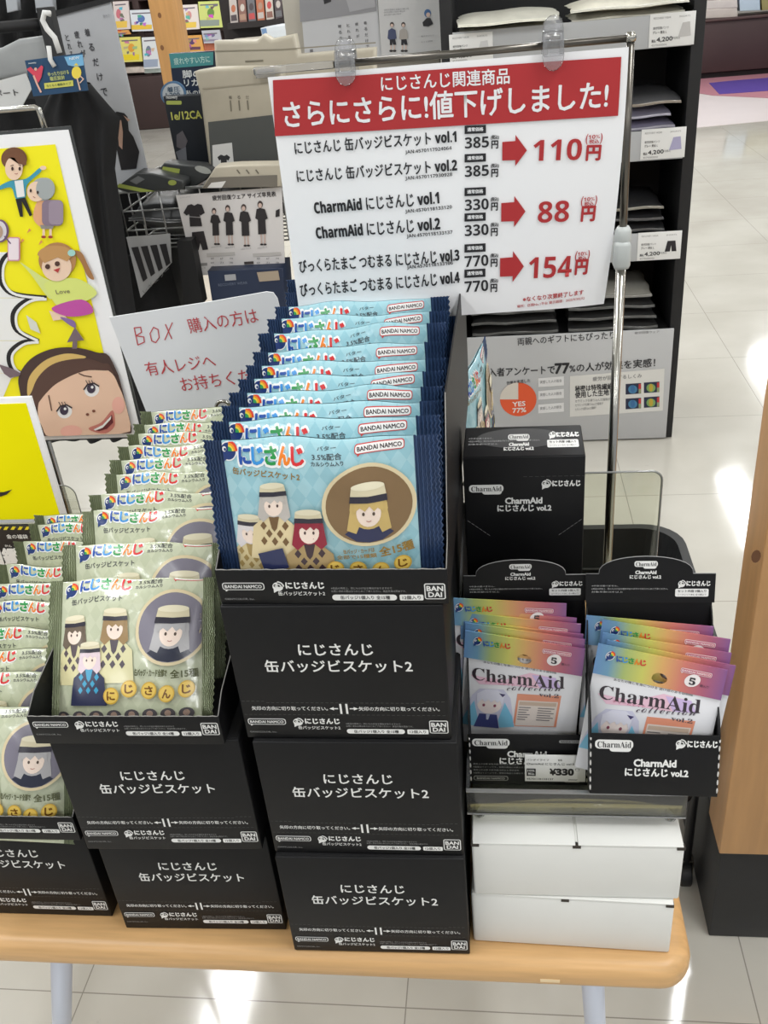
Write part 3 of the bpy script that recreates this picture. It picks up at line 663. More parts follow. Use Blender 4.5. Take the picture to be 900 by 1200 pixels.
def open_charm(loc, rx, rz, label, kind, CHH):
    t = thing('charm_display_box', label, 'box', loc, None, (math.radians(rx), 0, math.radians(rz))); e = 0.0012; FH = 0.058
    g = MB(); g.box((0, e, 0), (CW, CDD, e), BLACKCARD); g.box((0, CDD-e, e), (CW, CDD, CHH), BLACKCARD); g.build('carton', t)
    for x in (0, CW-e):
        g = MB(); pts = [(e, e), (CDD-e, e), (CDD-e, CHH-0.004)] + [(CDD-e-0.012*math.sin(k*PI/10), CHH-0.004-0.012*(1-math.cos(k*PI/10))-k*0.004) for k in range(1, 6)] + [(0.006, FH+0.012), (e, FH)]
        g.prism(pts, 'x', x, x+e, BLACKCARD)
        xx = x+e/2; g.tube([(xx, 0.0006, z/1000) for z in range(2, 58, 4)], [0.0005+0.0005*(i % 2) for i in range(14)], mat((205, 203, 200), 0.8), 6); g.build('side_wall', t)
    g = MB(); g.box((0, 0, 0), (CW, e, FH), BLACKCARD, 0.0003)
    A = Art(lambda x, y: (x/1000, FH-y/1000), 0.00012)
    if kind == 'R':
        sticker(A, 4, 5, 35, 16.5); bird_mark(A, 73, 8.3, 7.5, W_); A.text('にじさんじ', 78.5, 8, 102, 8, W_, 6.0, 0.06)
        outlined(A, 'CharmAid', 36, 27, 70, 6.2); outlined(A, 'にじさんじ vol.2', 29, 36, 80, 6.8)
    else:
        sticker(A, 3, 4, 36, 15.5); A.rrect(79, 5.5, 101, 8.8, 1.5, G_, 1); A.text('BANDAI NAMCO', 81, 7.2, 99, 7.2, BK, 1.8, 0.02, 2)
        outlined(A, 'CharmAid', 34, 22, 68, 6.2); outlined(A, 'にじさんじ vol.2', 27, 30, 78, 6.8)
        for k, y in enumerate((34, 37.5, 41, 44.5)): A.text('※画像はイメージです。実際の商品とは異なります' if k % 2 else '使用上の注意 対象年齢15才以上 株式会社', 3, y, 44+8*(k % 2), y, G_, 2.0)
        A.rrect(50, 47.5, 80, 53, 1.5, (190, 188, 180), 1); A.text('セット内容 5個入り', 53, 50.2, 77, 50.2, BK, 3, 0.02, 2)
        square_mark(A, 84, 42, 12.5, (190, 188, 180), BK, (190, 188, 180)); A.frame(3, 48, 34, 53.5, 2, 0.5, (170, 170, 165), BK, 1); A.text('BANDAI NAMCO', 6, 50.7, 31, 50.7, (170, 170, 165), 2.4, 0.03, 3)
    g.art(A, lambda a, b, h: (a, -h-0.0001, b)); g.build('front_wall', t)
    HH = 0.026; ar = 0.0155
    g = MB(); pts = [(-0.0008, CHH), (CW+0.0008, CHH), (CW+0.0008, CHH+HH)]
    cx, wx = 0.0485, 0.0385
    for k in range(17): a = PI*k/16; pts.append((cx+wx*math.cos(a), CHH+HH+ar*math.sin(a)**0.8))
    pts.append((-0.0008, CHH+HH)); g.prism(pts, 'y', CDD-2*e-0.004, CDD-e-0.004, BLACKCARD)
    g.tube([(p[0], CDD-1.5*e-0.004, p[1]) for p in pts[2:]], 0.00045, mat((150, 150, 150), 0.7), 6)
    A = Art(lambda x, y: (x/1000, CHH+HH-y/1000), 0.00012); lid_print(A, True)
    g.art(A, lambda a, b, h: (a, CDD-2*e-0.0041-h, b)); g.build('header_card', t)
    return t
open_charm((-0.0345, 0.602, ZF), -3, 0.0, 'open black charm box with a white price card on its front', 'L', 0.163)
RX = -13; RL = Vector((0.0680, 0.5665, 0.8850))
open_charm(RL, RX, -1.0, 'open black charm box without price card, tilted at the table corner', 'R', 0.153)

# charm packets
def charm_film():
    m = bpy.data.materials.new('rainbow_header_film'); m.use_nodes = True; nt = m.node_tree; b = nt.nodes['Principled BSDF']
    tc = nt.nodes.new('ShaderNodeTexCoord'); sp = nt.nodes.new('ShaderNodeSeparateXYZ'); nt.links.new(tc.outputs['Object'], sp.inputs[0])
    mr = nt.nodes.new('ShaderNodeMapRange'); mr.inputs[1].default_value = -0.053; mr.inputs[2].default_value = 0.053; nt.links.new(sp.outputs[0], mr.inputs[0])
    rp = nt.nodes.new('ShaderNodeValToRGB'); cr = rp.color_ramp
    cols = [(0.0, (104, 142, 190)), (0.12, (112, 156, 184)), (0.24, (170, 188, 116)), (0.38, (206, 204, 104)), (0.52, (220, 170, 106)), (0.68, (208, 124, 112)), (0.84, (176, 98, 120)), (1.0, (130, 88, 142))]
    while len(cr.elements) < len(cols): cr.elements.new(0.5)
    for e, (p, c) in zip(cr.elements, cols): e.position = p; e.color = L4(c)
    nt.links.new(mr.outputs[0], rp.inputs[0]); nt.links.new(rp.outputs[0], b.inputs['Base Color']); b.inputs['Roughness'].default_value = 0.25
    return m
CFILM = charm_film(); CWHITE = mat((232, 232, 236), 0.25, noise=0.03, nscale=30)
PW, PH, HD = 0.1040, 0.118, 0.0270
def charm_packet(label):
    t = thing('charm_packet', label, 'packet')
    def h(u, v):
        a = max(0, 1-(abs(u)/(PW/2))**3); b = max(0, 1-abs((v-0.05)/0.052)**3)
        return 0.0006 + 0.0030*a*b + 0.0004*math.sin(u*90+v*70)*a
    def hole(g): pass
    g = MB()
    for s in (-1, 1): g.grid(lambda i, j: ((2*i-1)*PW/2*(-s), s*h((2*i-1)*PW/2*(-s), j*(PH-HD)), j*(PH-HD)), 28, 24, CWHITE)
    def conv(x, y):
        u = ((x-75)-0.064*(y-400))/578*104-52; v = (y-400-0.157*(x-75))/4.95 if y-400-0.157*(x-75) < 134 else 27.07+(y-534-0.157*(x-75))/5.6
        return u/1000, PH-v/1000
    A = Art(conv, 0.00012, 0.006, 0.3)
    def hx(x): return 0.157*(x-75)
    A.rect(98, 570+hx(98)*0, 110, 571, (220, 220, 224), 1)
    A.text('あなたの推しを身につける 透け感のある御制服', 185, 562, 545, 612, (70, 66, 70), 13, 0.0, 2)
    A.poly([(130, 640), (300, 660), (420, 615), (540, 640), (580, 700), (420, 700), (330, 690), (180, 690)], (236, 196, 214), 1); A.poly([(430, 625), (545, 640), (580, 700), (480, 700)], (206, 184, 226), 2)
    A.text('𝐂𝐡𝐚𝐫𝐦𝐀𝐢𝐝', 136, 630, 592, 668, (60, 52, 58), 70, 0.0, 3)
    A.text('チャームエイド', 205, 672, 355, 690, (206, 120, 150), 12, 0.01, 4)
    A.text('𝒸ℴ𝓁𝓁ℯ𝒸𝓉𝒾ℴ𝓃', 318, 704, 578, 698, (90, 80, 92), 30, 0.0, 5); A.text('𝐯𝐨𝐥.𝟐', 480, 734, 576, 744, (80, 72, 80), 22, 0.0, 5)
    # plain long haired stand-in figure beside the info panel
    A.poly([(150, 760), (185, 715), (305, 715), (345, 765), (385, 930), (300, 950), (190, 950), (105, 930)], (206, 206, 226), 2)
    A.poly([(125, 880), (165, 790), (196, 900), (180, 945), (110, 940)], (130, 196, 226), 3); A.poly([(320, 790), (366, 870), (385, 935), (312, 945), (300, 900)], (130, 196, 226), 3)
    A.ell(245, 806, 62, 58, (246, 232, 228), 3, 24)
    for x in (217, 273): A.ell(x, 812, 7, 9, (150, 80, 100), 4, 12)
    A.poly([(180, 815), (176, 745), (215, 716), (275, 716), (314, 745), (310, 815), (296, 780), (284, 792), (268, 776), (252, 792), (238, 776), (220, 792), (204, 776), (194, 790)], (224, 224, 238), 5)
    A.poly([(285, 735), (318, 742), (306, 758)], (74, 66, 110), 6)
    A.poly([(180, 950), (200, 866), (290, 866), (310, 950)], (70, 76, 130), 4); A.poly([(235, 866), (255, 866), (250, 900), (240, 900)], (200, 204, 226), 5)
    A.poly([(375, 738), (588, 742), (590, 930), (378, 930)], (226, 150, 122), 2); A.poly([(386, 775), (578, 778), (578, 925), (388, 925)], (226, 214, 206), 3)
    A.poly([(392, 782), (572, 784), (572, 806), (392, 803)], (200, 178, 160), 4)
    for k in range(6): A.line([(395, 816+k*14), (450-(k % 3)*9, 817+k*14)], 5, (120, 116, 118), 4); A.line([(488, 818+k*14), (565-(k % 2)*14, 820+k*14)], 5, (120, 116, 118), 4)
    g.art(A, lambda a, b, o: (max(-PW/2, min(PW/2, a)), -h(a, min(max(b, 0), PH-HD))-o-0.0001, max(0, min(b, PH-HD)))); g.build('pouch', t)
    g = MB()
    bm = bmesh.new(); N = 22; hcx, hcz, hr = 0.0015, PH-HD+0.0075, 0.0062
    outer = [(-PW/2, PH-HD), (PW/2, PH-HD), (PW/2, PH), (-PW/2, PH)]
    ov = [bm.verts.new((a, -0.0013, b)) for a, b in outer]; hv = [bm.verts.new((hcx+hr*math.cos(2*PI*k/N), -0.0013, hcz+hr*0.8*math.sin(2*PI*k/N))) for k in range(N)]
    ed = [bm.edges.new((ov[i], ov[(i+1) % 4])) for i in range(4)] + [bm.edges.new((hv[i], hv[(i+1) % N])) for i in range(N)]
    bmesh.ops.triangle_fill(bm, edges=ed, use_beauty=True)
    bmesh.ops.solidify(bm, geom=bm.faces[:], thickness=0.0016)
    g.bm(bm, CFILM)
    A = Art(conv, 0.00012, None, 0.3)
    bird_mark(A, 142, 448+4, 34); rainbow_word(A, 172, 462, 308, 478, 24, False)
    A.lv = 1; maker_mark(A, 462, 488, 600, 508, (240, 226, 226), (196, 110, 128), (240, 226, 226), 0.15)
    A.ell(524, 545, 34, 28, (240, 232, 232), 1, 24); A.text('𝟓', 511, 546, 537, 549, (50, 48, 52), 30, 0.03, 3); A.text('個入り', 560, 564, 600, 570, (90, 60, 80), 11, 0.02, 3)
    g.art(A, lambda a, b, o: (a, -0.0032-o, max(b, PH-HD))); g.build('header_strip', t)
    return t
CP = charm_packet('front charm packet in the box with the price card')
def put_charm(xr, Yt, lean, roll, yaw, label, first=False, group=None):
    """xr: pixel column of the packet's top right corner, seen at depth Yt"""
    a = math.radians(lean); q = onY(xr[0], xr[1], Yt); ro = math.radians(roll)
    R = Matrix.Rotation(math.radians(yaw), 4, 'Z') @ Matrix.Rotation(-a, 4, 'X') @ Matrix.Rotation(ro, 4, 'Y')
    loc = q - R @ Vector((PW/2, 0, PH))
    if first: CP.location = loc; CP.rotation_euler = R.to_euler(); CP['label'] = label; CP['group'] = group; return CP
    return copy_tree(CP, loc, R.to_euler(), label, group)
gL = 'charm packets in the box with the price card'; gR = 'charm packets in the box at the table corner'
Lp = [((686, 759), 0.632, 9, 3.3, -10), ((686, 748), 0.6365, 9, 2.6, -10), ((684, 742), 0.641, 9, 1.5, -9), ((681, 730), 0.645, 8, 1.5, -8), ((676, 723), 0.649, 8, 1.5, -7), ((664, 706), 0.653, 7, 0.5, -5)]
for i, a in enumerate(Lp):
    put_charm(*a, 'charm packet in the price card box, %s' % ['in front with its name showing', 'just behind the front one', 'third from the front', 'fourth from the front', 'second from the back', 'rearmost with the highest header'][i], i == 0, gL)
Rp = [((852.6, 784), 0.604, 17, 7, -9), ((862, 779), 0.612, 17, 7.5, -8), ((857, 764), 0.620, 16, 5, -8), ((856, 748), 0.628, 15, 5, -8), ((836, 733), 0.638, 14, 1.5, -7)]
for i, a in enumerate(Rp):
    put_charm(*a, 'charm packet in the table corner box, %s' % ['in front with its name showing', 'second, sticking out furthest right', 'third from the front', 'fourth from the front', 'rearmost against the header card'][i], False, gR)

# price card on the left charm box
t = thing('price_card', 'white shelf price card reading 330 yen on the left charm box', 'price card', (0.041, 0.5965, ZF+0.010), None, (math.radians(-4), 0, 0))
g = MB(); g.box((-0.0265, 0, 0), (0.0265, 0.0012, 0.030), WHITE, 0.0002)
A = Art(lambda x, y: ((x-26.5)/1000, (30-y)/1000), 0.00012); K = (36, 36, 38)
A.text('バンダイライフ', 1.5, 5, 21, 5, K, 2.2, 0.01); A.text('05', 29, 5, 32.5, 5, K, 2.0, 0.02)
A.text('CharmAid にじさんじ vol.2', 1.5, 9.5, 43, 9.5, K, 2.6, 0.01); A.rect(1.5, 15, 9.5, 23.5, K, 1); A.text('10%', 2.5, 17.3, 8.5, 17.3, (235, 235, 235), 2.4, 0.02, 2); A.text('税込', 2.7, 21, 8.3, 21, (235, 235, 235), 2.6, 0.02, 2)
A.text(SB('¥330'), 22, 18.6, 42.5, 18.6, K, 7.2, 0.05); A.frame(44, 14.5, 47.5, 17, 0.6, 0.3, K, (238, 238, 236), 1); A.text('4570118133137', 1.5, 27, 25, 27, K, 2.0, 0.01); A.text('2025/07', 38, 27.5, 46, 27.5, K, 1.5, 0.01)
g.art(A, lambda a, b, h: (a, -h-0.0001, b)); g.build('card', t)

# ------------------------------------------------------------------ price sign on a pole
SY = 0.85
t = thing('sign_stand', 'steel sign stand with crossbar and grey clamp behind the price sign', 'stand', (0.112, SY+0.006, TZ))
g = MB(t.location); g.lathe([(0.045, 0), (0.045, 0.006), (0.041, 0.009), (0.012, 0.011), (0.006, 0.02)], mat((60, 60, 62), 0.4, 0.6), (0.112, SY+0.006, TZ+0.0005)); g.build('base', t)
g = MB(t.location); g.tube([(0.112, SY+0.006, TZ+0.01), (0.112, SY+0.006, 1.262)], 0.0046, CHROME, 16); g.build('pole', t)
g = MB(t.location); g.tube([(0.1125, SY+0.006, 1.262), (0.1115, SY+0.006, 1.438)], 0.0034, STEEL, 12); g.build('upper_rod', t)
g = MB(t.location); gm = mat((186, 190, 188), 0.4); g.box((0.1045, SY-0.003, 1.250), (0.1195, SY+0.015, 1.276), gm, 0.004); g.lathe([(0.0065, 0), (0.0075, 0.004), (0.0075, 0.012), (0.005, 0.016)], gm, (0.1125, SY+0.006, 1.272)); g.build('clamp', t, 'grey plastic clamp')
pA = onY(300, 96, SY+0.006); pB = onY(741, 44, SY+0.006)
g = MB(t.location); q = onY(392, 84, SY+0.006); g.tube([(q.x, SY+0.006, 1.4375), (0.1115, SY+0.006, 1.4385)], 0.0030, STEEL, 12); g.lathe([(0.0042, 0), (0.0048, 0.003), (0.003, 0.007)], CHROME, (0.1115, SY+0.006, 1.436)); g.build('crossbar', t)
g = MB(t.location); g.box((-0.203, SY+0.003, 1.4345), (q.x, SY+0.009, 1.4405), CLIPM, 0.001); g.build('clear_rail', t, 'clear plastic end of the crossbar')

t = thing('price_sign', 'white price sheet with red banner hanging from the crossbar', 'sign', (-0.0405, SY, 1.4325))
def bend(u, v):   # u,v local: u to the right, v down, metres; lower right corner curls back
    s = max(0.0, (u+0.02)/0.17)*max(0.0, v/0.21); e = max(0, (0.03-v)/0.03)
    return Vector((u - 0.010*s*s, 0.013*s*s + 0.0012*math.sin(u*40)*(v/0.21) - 0.002*e*math.exp(-((u+0.085)/0.03)**2), -v))
sw, sh = 0.300, 0.2175
g = MB(); 
g.grid(lambda i, j: bend((i-0.5)*sw, j*sh), 48, 36, PAPER)
g.grid(lambda i, j: bend((0.5-i)*sw, j*sh)+Vector((0, 0.0004, 0)), 48, 36, PAPER)
def sconv(x, y): q = onY(x, y, SY); return (q.x+0.0405, q.z-1.4325)
A = Art(sconv, 0.0002, 0.012, 0.55); RD = (182, 44, 48); K = (30, 30, 34); WW = (244, 244, 246)
A.poly([(320, 93.8), (420, 88), (520, 80.8), (620, 73.8), (728, 66.4), (726.5, 101), (725, 135.5), (620, 142), (520, 148), (420, 154), (322.5, 159.5), (321, 126)], RD, 1)
A.text('にじさんじ関連商品', 446.8, 98, 597, 88.5, WW, 18, 0.018, 2)
A.text('さらにさらに!値下げしました!', 333, 134.5, 712.6, 110.5, WW, 31, 0.022, 2)
def row(name, jan, a, b, ja, jb):
    A.text(SB(name), a[0], a[1], b[0], b[1], K, 15, 0.022, 1)
    if jan: A.text(SB('JAN:'+jan), ja[0], ja[1], jb[0], jb[1], K, 5, 0, 1)
row('にじさんじ 缶バッジビスケット vol.1', '4570117924064', (345.5, 173.5), (534.7, 159.3), (475, 178.5), (529.3, 173.5))
row('にじさんじ 缶バッジビスケット vol.2', '4570117930928', (348, 206.2), (535.4, 192.7), (475, 209), (530, 204.4))
row('CharmAid にじさんじ vol.1', '4570118133120', (368.3, 243.6), (514.4, 231), (475, 247.8), (529.7, 242.5))
row('CharmAid にじさんじ vol.2', '4570118133137', (370.4, 273), (515.5, 261.3), (476.7, 276.6), (530.4, 272))
row('びっくらたまご つむまる にじさんじ vol.3', '4570118133106', (350.8, 312.2), (538.2, 298), (477, 313), (531, 308))
row('びっくらたまご つむまる にじさんじ vol.4', None, (352, 340), (538.5, 324), 0, 0)
A.zm(520, 60, 3.748)
for y0, p in ((325, '385'), (450, '385'), (598, '330'), (710, '330'), (846, '770'), (957, '770')):
    A.poly([(92, y0+2), (186, y0-2), (186, y0+34), (92, y0+38)], K, 1); A.text('通常価格', 104, y0+18.5, 174, y0+16, WW, 17, 0.03, 2)
    A.text(SB(p), 93, y0+78, 199, y0+72, K, 49, 0.0, 1); A.text('円', 211, y0+85, 239, y0+84, K, 34, 0.04, 1); A.text('(税込)', 208, y0+54, 243, y0+52, K, 20, 0.04, 1)
for ax, yb, yc in ((258, 0, 438), (255, 0, 707), (252, 0, 950)):
    A.poly([(ax, yc-40), (ax+58, yc-44), (ax+58, yc-71), (ax+109, yc-3), (ax+58, yc+66), (ax+58, yc+40), (ax, yc+42)], RD, 1)
for p, xl, xr, yy, k in (('110', 395, 611, 433, (633, 694, 446, 385)), ('88', 420, 562, 705, (620, 680, 715, 660)), ('154', 384, 586, 952, (604, 660, 953, 903))):
    A.text(SB(p), xl, yy+3, xr, yy-3, RD, 94, 0.0, 1); A.text('円', k[0], k[2]+1, k[1], k[2]-1, RD, 64, 0.05, 1)
    A.text(SB('10%'), k[0]+6, k[3]-8, k[1]-4, k[3]-12, RD, 17, 0, 1); A.text('(', k[0]-5, k[3]+1, k[0]+3, k[3]+1, RD, 46, 0.02, 1); A.text(')', k[1]-1, k[3]-2, k[1]+7, k[3]-2, RD, 46, 0.02, 1); A.text('税込', k[0]+10, k[3]+12, k[1]-8, k[3]+9, RD, 18, 0.03, 1)
A.text('※なくなり次第終了します', 360, 1094, 650, 1066, RD, 22, 0.03, 1); A.text('場所：店頭No.1平台 掲示期限：2025/9/30(火)', 333, 1126, 658, 1093, RD, 15, 0.015, 1)
A.zm(0, 0, 1)
g.art(A, lambda a, b, o: bend(a, -b)-Vector((0, o+0.0009, 0))); g.build('sheet', t)

def clip(px, py0, py1, label, tilt):
    a = onY(px, py0, SY-0.004); b = onY(px, py1, SY-0.004); L = a.z-b.z; w = 0.0088
    t = thing('sign_clip', label, 'clip', (a.x, SY-0.0025, b.z), 'clear plastic clips holding the price sign', (0, math.radians(tilt), 0))
    for s, y0, y1, top in ((-1, -0.0055, -0.0025, L), (1, 0.0135, 0.0165, L*0.96)):
        pts = []
        for k in range(9): q = PI+PI*k/8; pts.append((w*math.cos(q), w*1.3+w*1.3*math.sin(q)))
        for k in range(9): q = PI*k/8; pts.append((w*0.86*math.cos(q), top-w*0.86+w*0.86*math.sin(q)))
        g = MB(); g.prism(pts, 'y', y0, y1, CLIPM, 0.001)
        if s < 0:
            g.box((-w*0.95, y0-0.0012, L*0.30), (-w*0.55, y0, L*0.72), CLIPM, 0.0004); g.box((w*0.55, y0-0.0012, L*0.30), (w*0.95, y0, L*0.72), CLIPM, 0.0004); g.box((-w*0.9, y0-0.0012, L*0.70), (w*0.9, y0, L*0.76), CLIPM, 0.0004); g.box((-w*0.9, y0-0.0012, L*0.27), (w*0.9, y0, L*0.32), CLIPM, 0.0004)
        g.build('jaw', t)
    g = MB(); g.tube([(-w*0.9, 0.0055, L*0.60), (w*0.9, 0.0055, L*0.60)], 0.0052, CLIPM, 12); g.tube([(-w*0.7, 0.0055, L*0.60), (w*0.7, 0.0055, L*0.60)], 0.0022, CHROME, 8); g.build('hinge', t)
clip(401, 44, 101, 'clear plastic clip at the left end of the price sign', 2)
clip(648.5, 17, 83, 'clear plastic clip near the right end of the price sign', 0)

# ------------------------------------------------------------------ handwritten sign
HY = 0.99
c = onY(225, 480, HY)
t = thing('handwritten_sign', 'white board with red handwriting in a ring holder behind the green packets', 'sign', (c.x, HY, TZ))
p = [onY(x, y, HY) for x, y in [(128, 372), (160, 367), (250, 353), (312, 342), (320, 343), (325, 350), (352, 460), (175, 492)]]
g = MB(t.location); g.prism([(q.x, q.z) for q in p], 'y', HY, HY+0.002, mat((226, 228, 232), 0.5, noise=0.02, nscale=8))
A = Art(lambda x, y: tuple(onY(x, y, HY).xz), 0.0003, None, 0.6); A.zm(0, 300, 3.0); R2 = (190, 62, 70)
def pen(*strokes):
    for s in strokes: A.line(s, 3.6, R2, 1)
pen([(472, 252), (485, 312)], [(472, 252), (495, 250), (498, 268), (478, 280)], [(478, 280), (506, 284), (508, 302), (486, 312)])
pen([(540, 250), (528, 272), (534, 298), (548, 304), (560, 286), (556, 258), (540, 250)], [(582, 240), (604, 290)], [(606, 234), (580, 294)])
A.text('購入の方は', 662, 247, 905, 207, R2, 52, 0, 1)
A.text('有人レジへ', 512, 398, 756, 366, R2, 48, 0, 1); A.text('お持ちください', 635, 452, 990, 404, R2, 50, 0, 1)
g.art(A, lambda a, b, o: (a, HY-o-0.0002, b)); g.build('board', t)
g = MB(t.location); q = onY(262, 478, HY-0.004); g.tube([(q.x+0.009*math.cos(2*PI*k/20), HY-0.004, q.z+0.009*math.sin(2*PI*k/20)) for k in range(20)], 0.0022, CHROME, 8, True)
g.tube([(q.x, HY+0.008, q.z+0.01), (q.x, HY+0.008, TZ+0.006)], 0.003, CHROME, 10); g.lathe([(0.04, 0), (0.04, 0.004), (0.004, 0.007)], CHROME, (q.x, HY+0.008, TZ+0.0005)); g.build('ring_holder', t, 'chrome ring and foot')

# ------------------------------------------------------------------ clear panel behind the green stacks
q = onY(86, 572, 1.03)
t = thing('acrylic_screen', 'clear acrylic screen with rounded corner behind the far left packets', 'panel', (q.x-0.1, 1.03, TZ))
x1, z1, r = q.x, q.z+0.004, 0.016
pts = [(x1-0.17, TZ+0.0005), (x1, TZ+0.0005)] + [(x1-r+r*math.cos(PI/2*k/6), z1-r+r*math.sin(PI/2*k/6)) for k in range(7)] + [(x1-0.17, z1)]
g = MB(t.location); g.prism(pts, 'y', 1.03, 1.033, ACRYL); g.tube([(a, 1.0315, b) for a, b in pts[1:]], 0.0009, ACRYL_EDGE, 6); g.build('panel', t)
g = MB(t.location); g.box((x1-0.17, 1.02, TZ+0.0004), (x1, 1.05, TZ+0.003), ACRYL); g.build('foot', t)

# ------------------------------------------------------------------ cartoon poster on a floor stand
PY = 1.2
def plane(Y, org): return lambda a, b, o: (a, Y-o-0.0003, b)
def px(Y): return lambda x, y: tuple(onY(x, y, Y).xz)
tr = onY(80, 152, PY); br = onY(158, 512, PY); x0 = tr.x-0.297
t = thing('cartoon_poster', 'yellow poster with cartoon people and a large face at the left edge', 'poster', (tr.x-0.1485, PY, 0))
g = MB(t.location); g.box((x0, PY, br.z), (tr.x, PY+0.001, tr.z), PAPER)
A = Art(px(PY), 0.0004, None, 0.5); YE = (255, 244, 14); SK = (246, 214, 188); BR_ = (120, 78, 52); KB = (28, 26, 28)
A.poly([(-110, 183), (65, 169), (122, 415), (141, 500), (-20, 508)], YE, 1)
A.zm(0, 300, 3.0)
c1 = smooth([(40, -14), (14, 10), (2, 45), (8, 95), (50, 132), (160, 146)], False); c2 = smooth([(160, 147), (105, 152), (62, 180), (47, 215), (62, 260), (132, 297)], False); c3 = smooth([(132, 298), (80, 304), (40, 334), (34, 366), (48, 396), (75, 412)], False)
for c, ya, yb in ((c1, -14, 146), (c2, 147, 297), (c3, 298, 412)): A.poly([(-330, ya)]+c+[(-330, yb)], (244, 244, 242), 2)
A.poly([(-330, 412.5), (75, 412.5), (40, 430), (-40, 660), (-330, 660)], (244, 244, 242), 2)
for c in (c1, c2, c3):
    A.line(c, 17, KB, 3); A.line([(x+11, y+3) for x, y in c[1:-1]], 9, (244, 244, 242), 4)
A.zm(0, 0, 1)
A.zm(0, 150, 5.625); A.lv = 6
A.poly(smooth([(75, 345), (180, 330), (265, 262), (275, 285), (185, 370), (172, 455), (112, 465), (80, 390), (0, 405), (-5, 385)]), (64, 158, 182), 6)
A.poly([(102, 345), (158, 340), (170, 448), (120, 455)], (240, 240, 240), 7)
A.poly([(108, 465), (172, 455), (218, 570), (202, 580), (150, 480), (158, 582), (138, 582)], KB, 6)
A.ell(290, 260, 22, 14, SK, 6, 14); A.ell(100, 200, 85, 76, BR_, 7); A.ell(100, 262, 58, 78, SK, 8); A.ell(118, 196, 66, 42, BR_, 9, 20, PI, 2*PI); A.poly([(70, 190), (185, 196), (182, 240), (130, 232), (100, 185)], BR_, 9)
for x in (92, 140): A.ell(x, 264, 8, 13, (60, 36, 30), 10, 12)
A.line([(80, 246), (98, 240)], 4, (70, 44, 36), 10); A.line([(132, 238), (150, 244)], 4, (70, 44, 36), 10); A.line([(108, 296), (118, 300), (126, 294)], 4, (170, 80, 70), 10)
A.poly(smooth([(250, 485), (310, 470), (330, 650), (275, 650), (225, 590)]), (236, 176, 130), 6); A.ell(290, 400, 80, 76, (170, 176, 176), 7); A.ell(248, 415, 62, 66, SK, 8); A.ell(308, 395, 62, 72, (170, 176, 176), 9, 20)
for x, y in ((212, 408), (258, 420)): A.ell(x, y, 7, 12, (60, 40, 36), 10, 10)
A.line([(228, 448), (240, 455)], 4, (150, 70, 70), 10)
A.rrect(285, 470, 425, 640, 34, (140, 122, 140), 9); A.rrect(330, 472, 425, 632, 30, (160, 144, 160), 10); A.poly([(272, 635), (362, 635), (355, 660), (278, 660)], (150, 146, 140), 8)
for x in (295, 340): A.line([(x, 655), (x-1, 712)], 16, SK, 7); A.ell(x, 714, 16, 9, (160, 60, 50), 8, 12)
for x, y in ((195, 675), (272, 752), (150, 742)): A.poly([(x-12, y+16), (x+4, y-18), (x+16, y-4)], (222, 150, 90), 6)
A.ell(5, 675, 60, 76, (120, 86, 120), 7); A.ell(3, 675, 48, 66, (226, 220, 226), 8); A.ell(-6, 680, 34, 46, (190, 160, 140), 9)
A.rrect(58, 715, 140, 872, 14, (222, 150, 176), 8); A.rrect(64, 722, 132, 864, 10, (246, 232, 238), 9); A.line([(40, 710), (78, 756)], 9, (110, 84, 120), 9)
A.zm(0, 300, 3.0)
A.poly(smooth([(75, 20), (150, 70), (190, 95), (180, 150), (110, 60)]), (222, 232, 140), 6); A.poly(smooth([(165, 90), (270, 76), (340, 120), (318, 150), (220, 180), (175, 130)]), (226, 236, 130), 6)
A.poly(smooth([(185, 180), (290, 150), (330, 195), (245, 210)]), (200, 84, 170), 7); A.poly([(175, 190), (225, 200), (240, 218), (190, 225)], SK, 6); A.poly(smooth([(215, 212), (262, 225), (268, 250), (240, 235)]), (140, 110, 170), 7)
A.ell(205, 12, 66, 62, (186, 136, 84), 7); A.ell(203, 36, 52, 50, SK, 8); A.ell(200, -6, 64, 34, (200, 152, 96), 9, 20, PI, 2*PI); A.poly([(136, -8), (264, -10), (240, 16), (206, 2), (160, 22)], (200, 152, 96), 9)
A.poly(smooth([(262, -20), (290, -14), (312, 30), (334, 78), (312, 70), (288, 20)]), (170, 120, 74), 7); A.ell(256, -14, 14, 12, (170, 220, 210), 10, 12)
for x, y in ((172, 34), (206, 24)): A.ell(x, y, 9, 9, (80, 50, 40), 10, 12)
A.poly([(192, 46), (216, 38), (208, 56)], (190, 60, 60), 10); A.text('Love', 200, 124, 248, 120, (130, 120, 100), 14, 0.01, 8)
A.poly([(95, 205), (130, 230), (145, 270), (110, 255)], (224, 226, 214), 6)
HRD = (92, 66, 58)
A.poly(smooth([(75, 480), (70, 420), (110, 360), (180, 325), (260, 318), (340, 335), (400, 372), (470, 640), (150, 640), (95, 560)]), (74, 54, 50), 8)
A.poly(smooth([(100, 480), (108, 420), (160, 365), (230, 340), (290, 345), (300, 356), (200, 372), (140, 420), (112, 480)]), (222, 188, 112), 9)
A.poly(smooth([(112, 490), (140, 420), (200, 372), (300, 356), (360, 372), (400, 400), (460, 618), (200, 638), (150, 560), (120, 500)]), HRD, 9)
A.poly(smooth([(138, 530), (160, 470), (230, 420), (330, 388), (384, 398), (420, 450), (462, 612), (205, 640), (150, 590)]), (240, 202, 176), 10)
A.poly(smooth([(130, 520), (150, 440), (220, 385), (310, 362), (380, 385), (384, 398), (300, 400), (210, 440), (165, 480)]), HRD, 11)
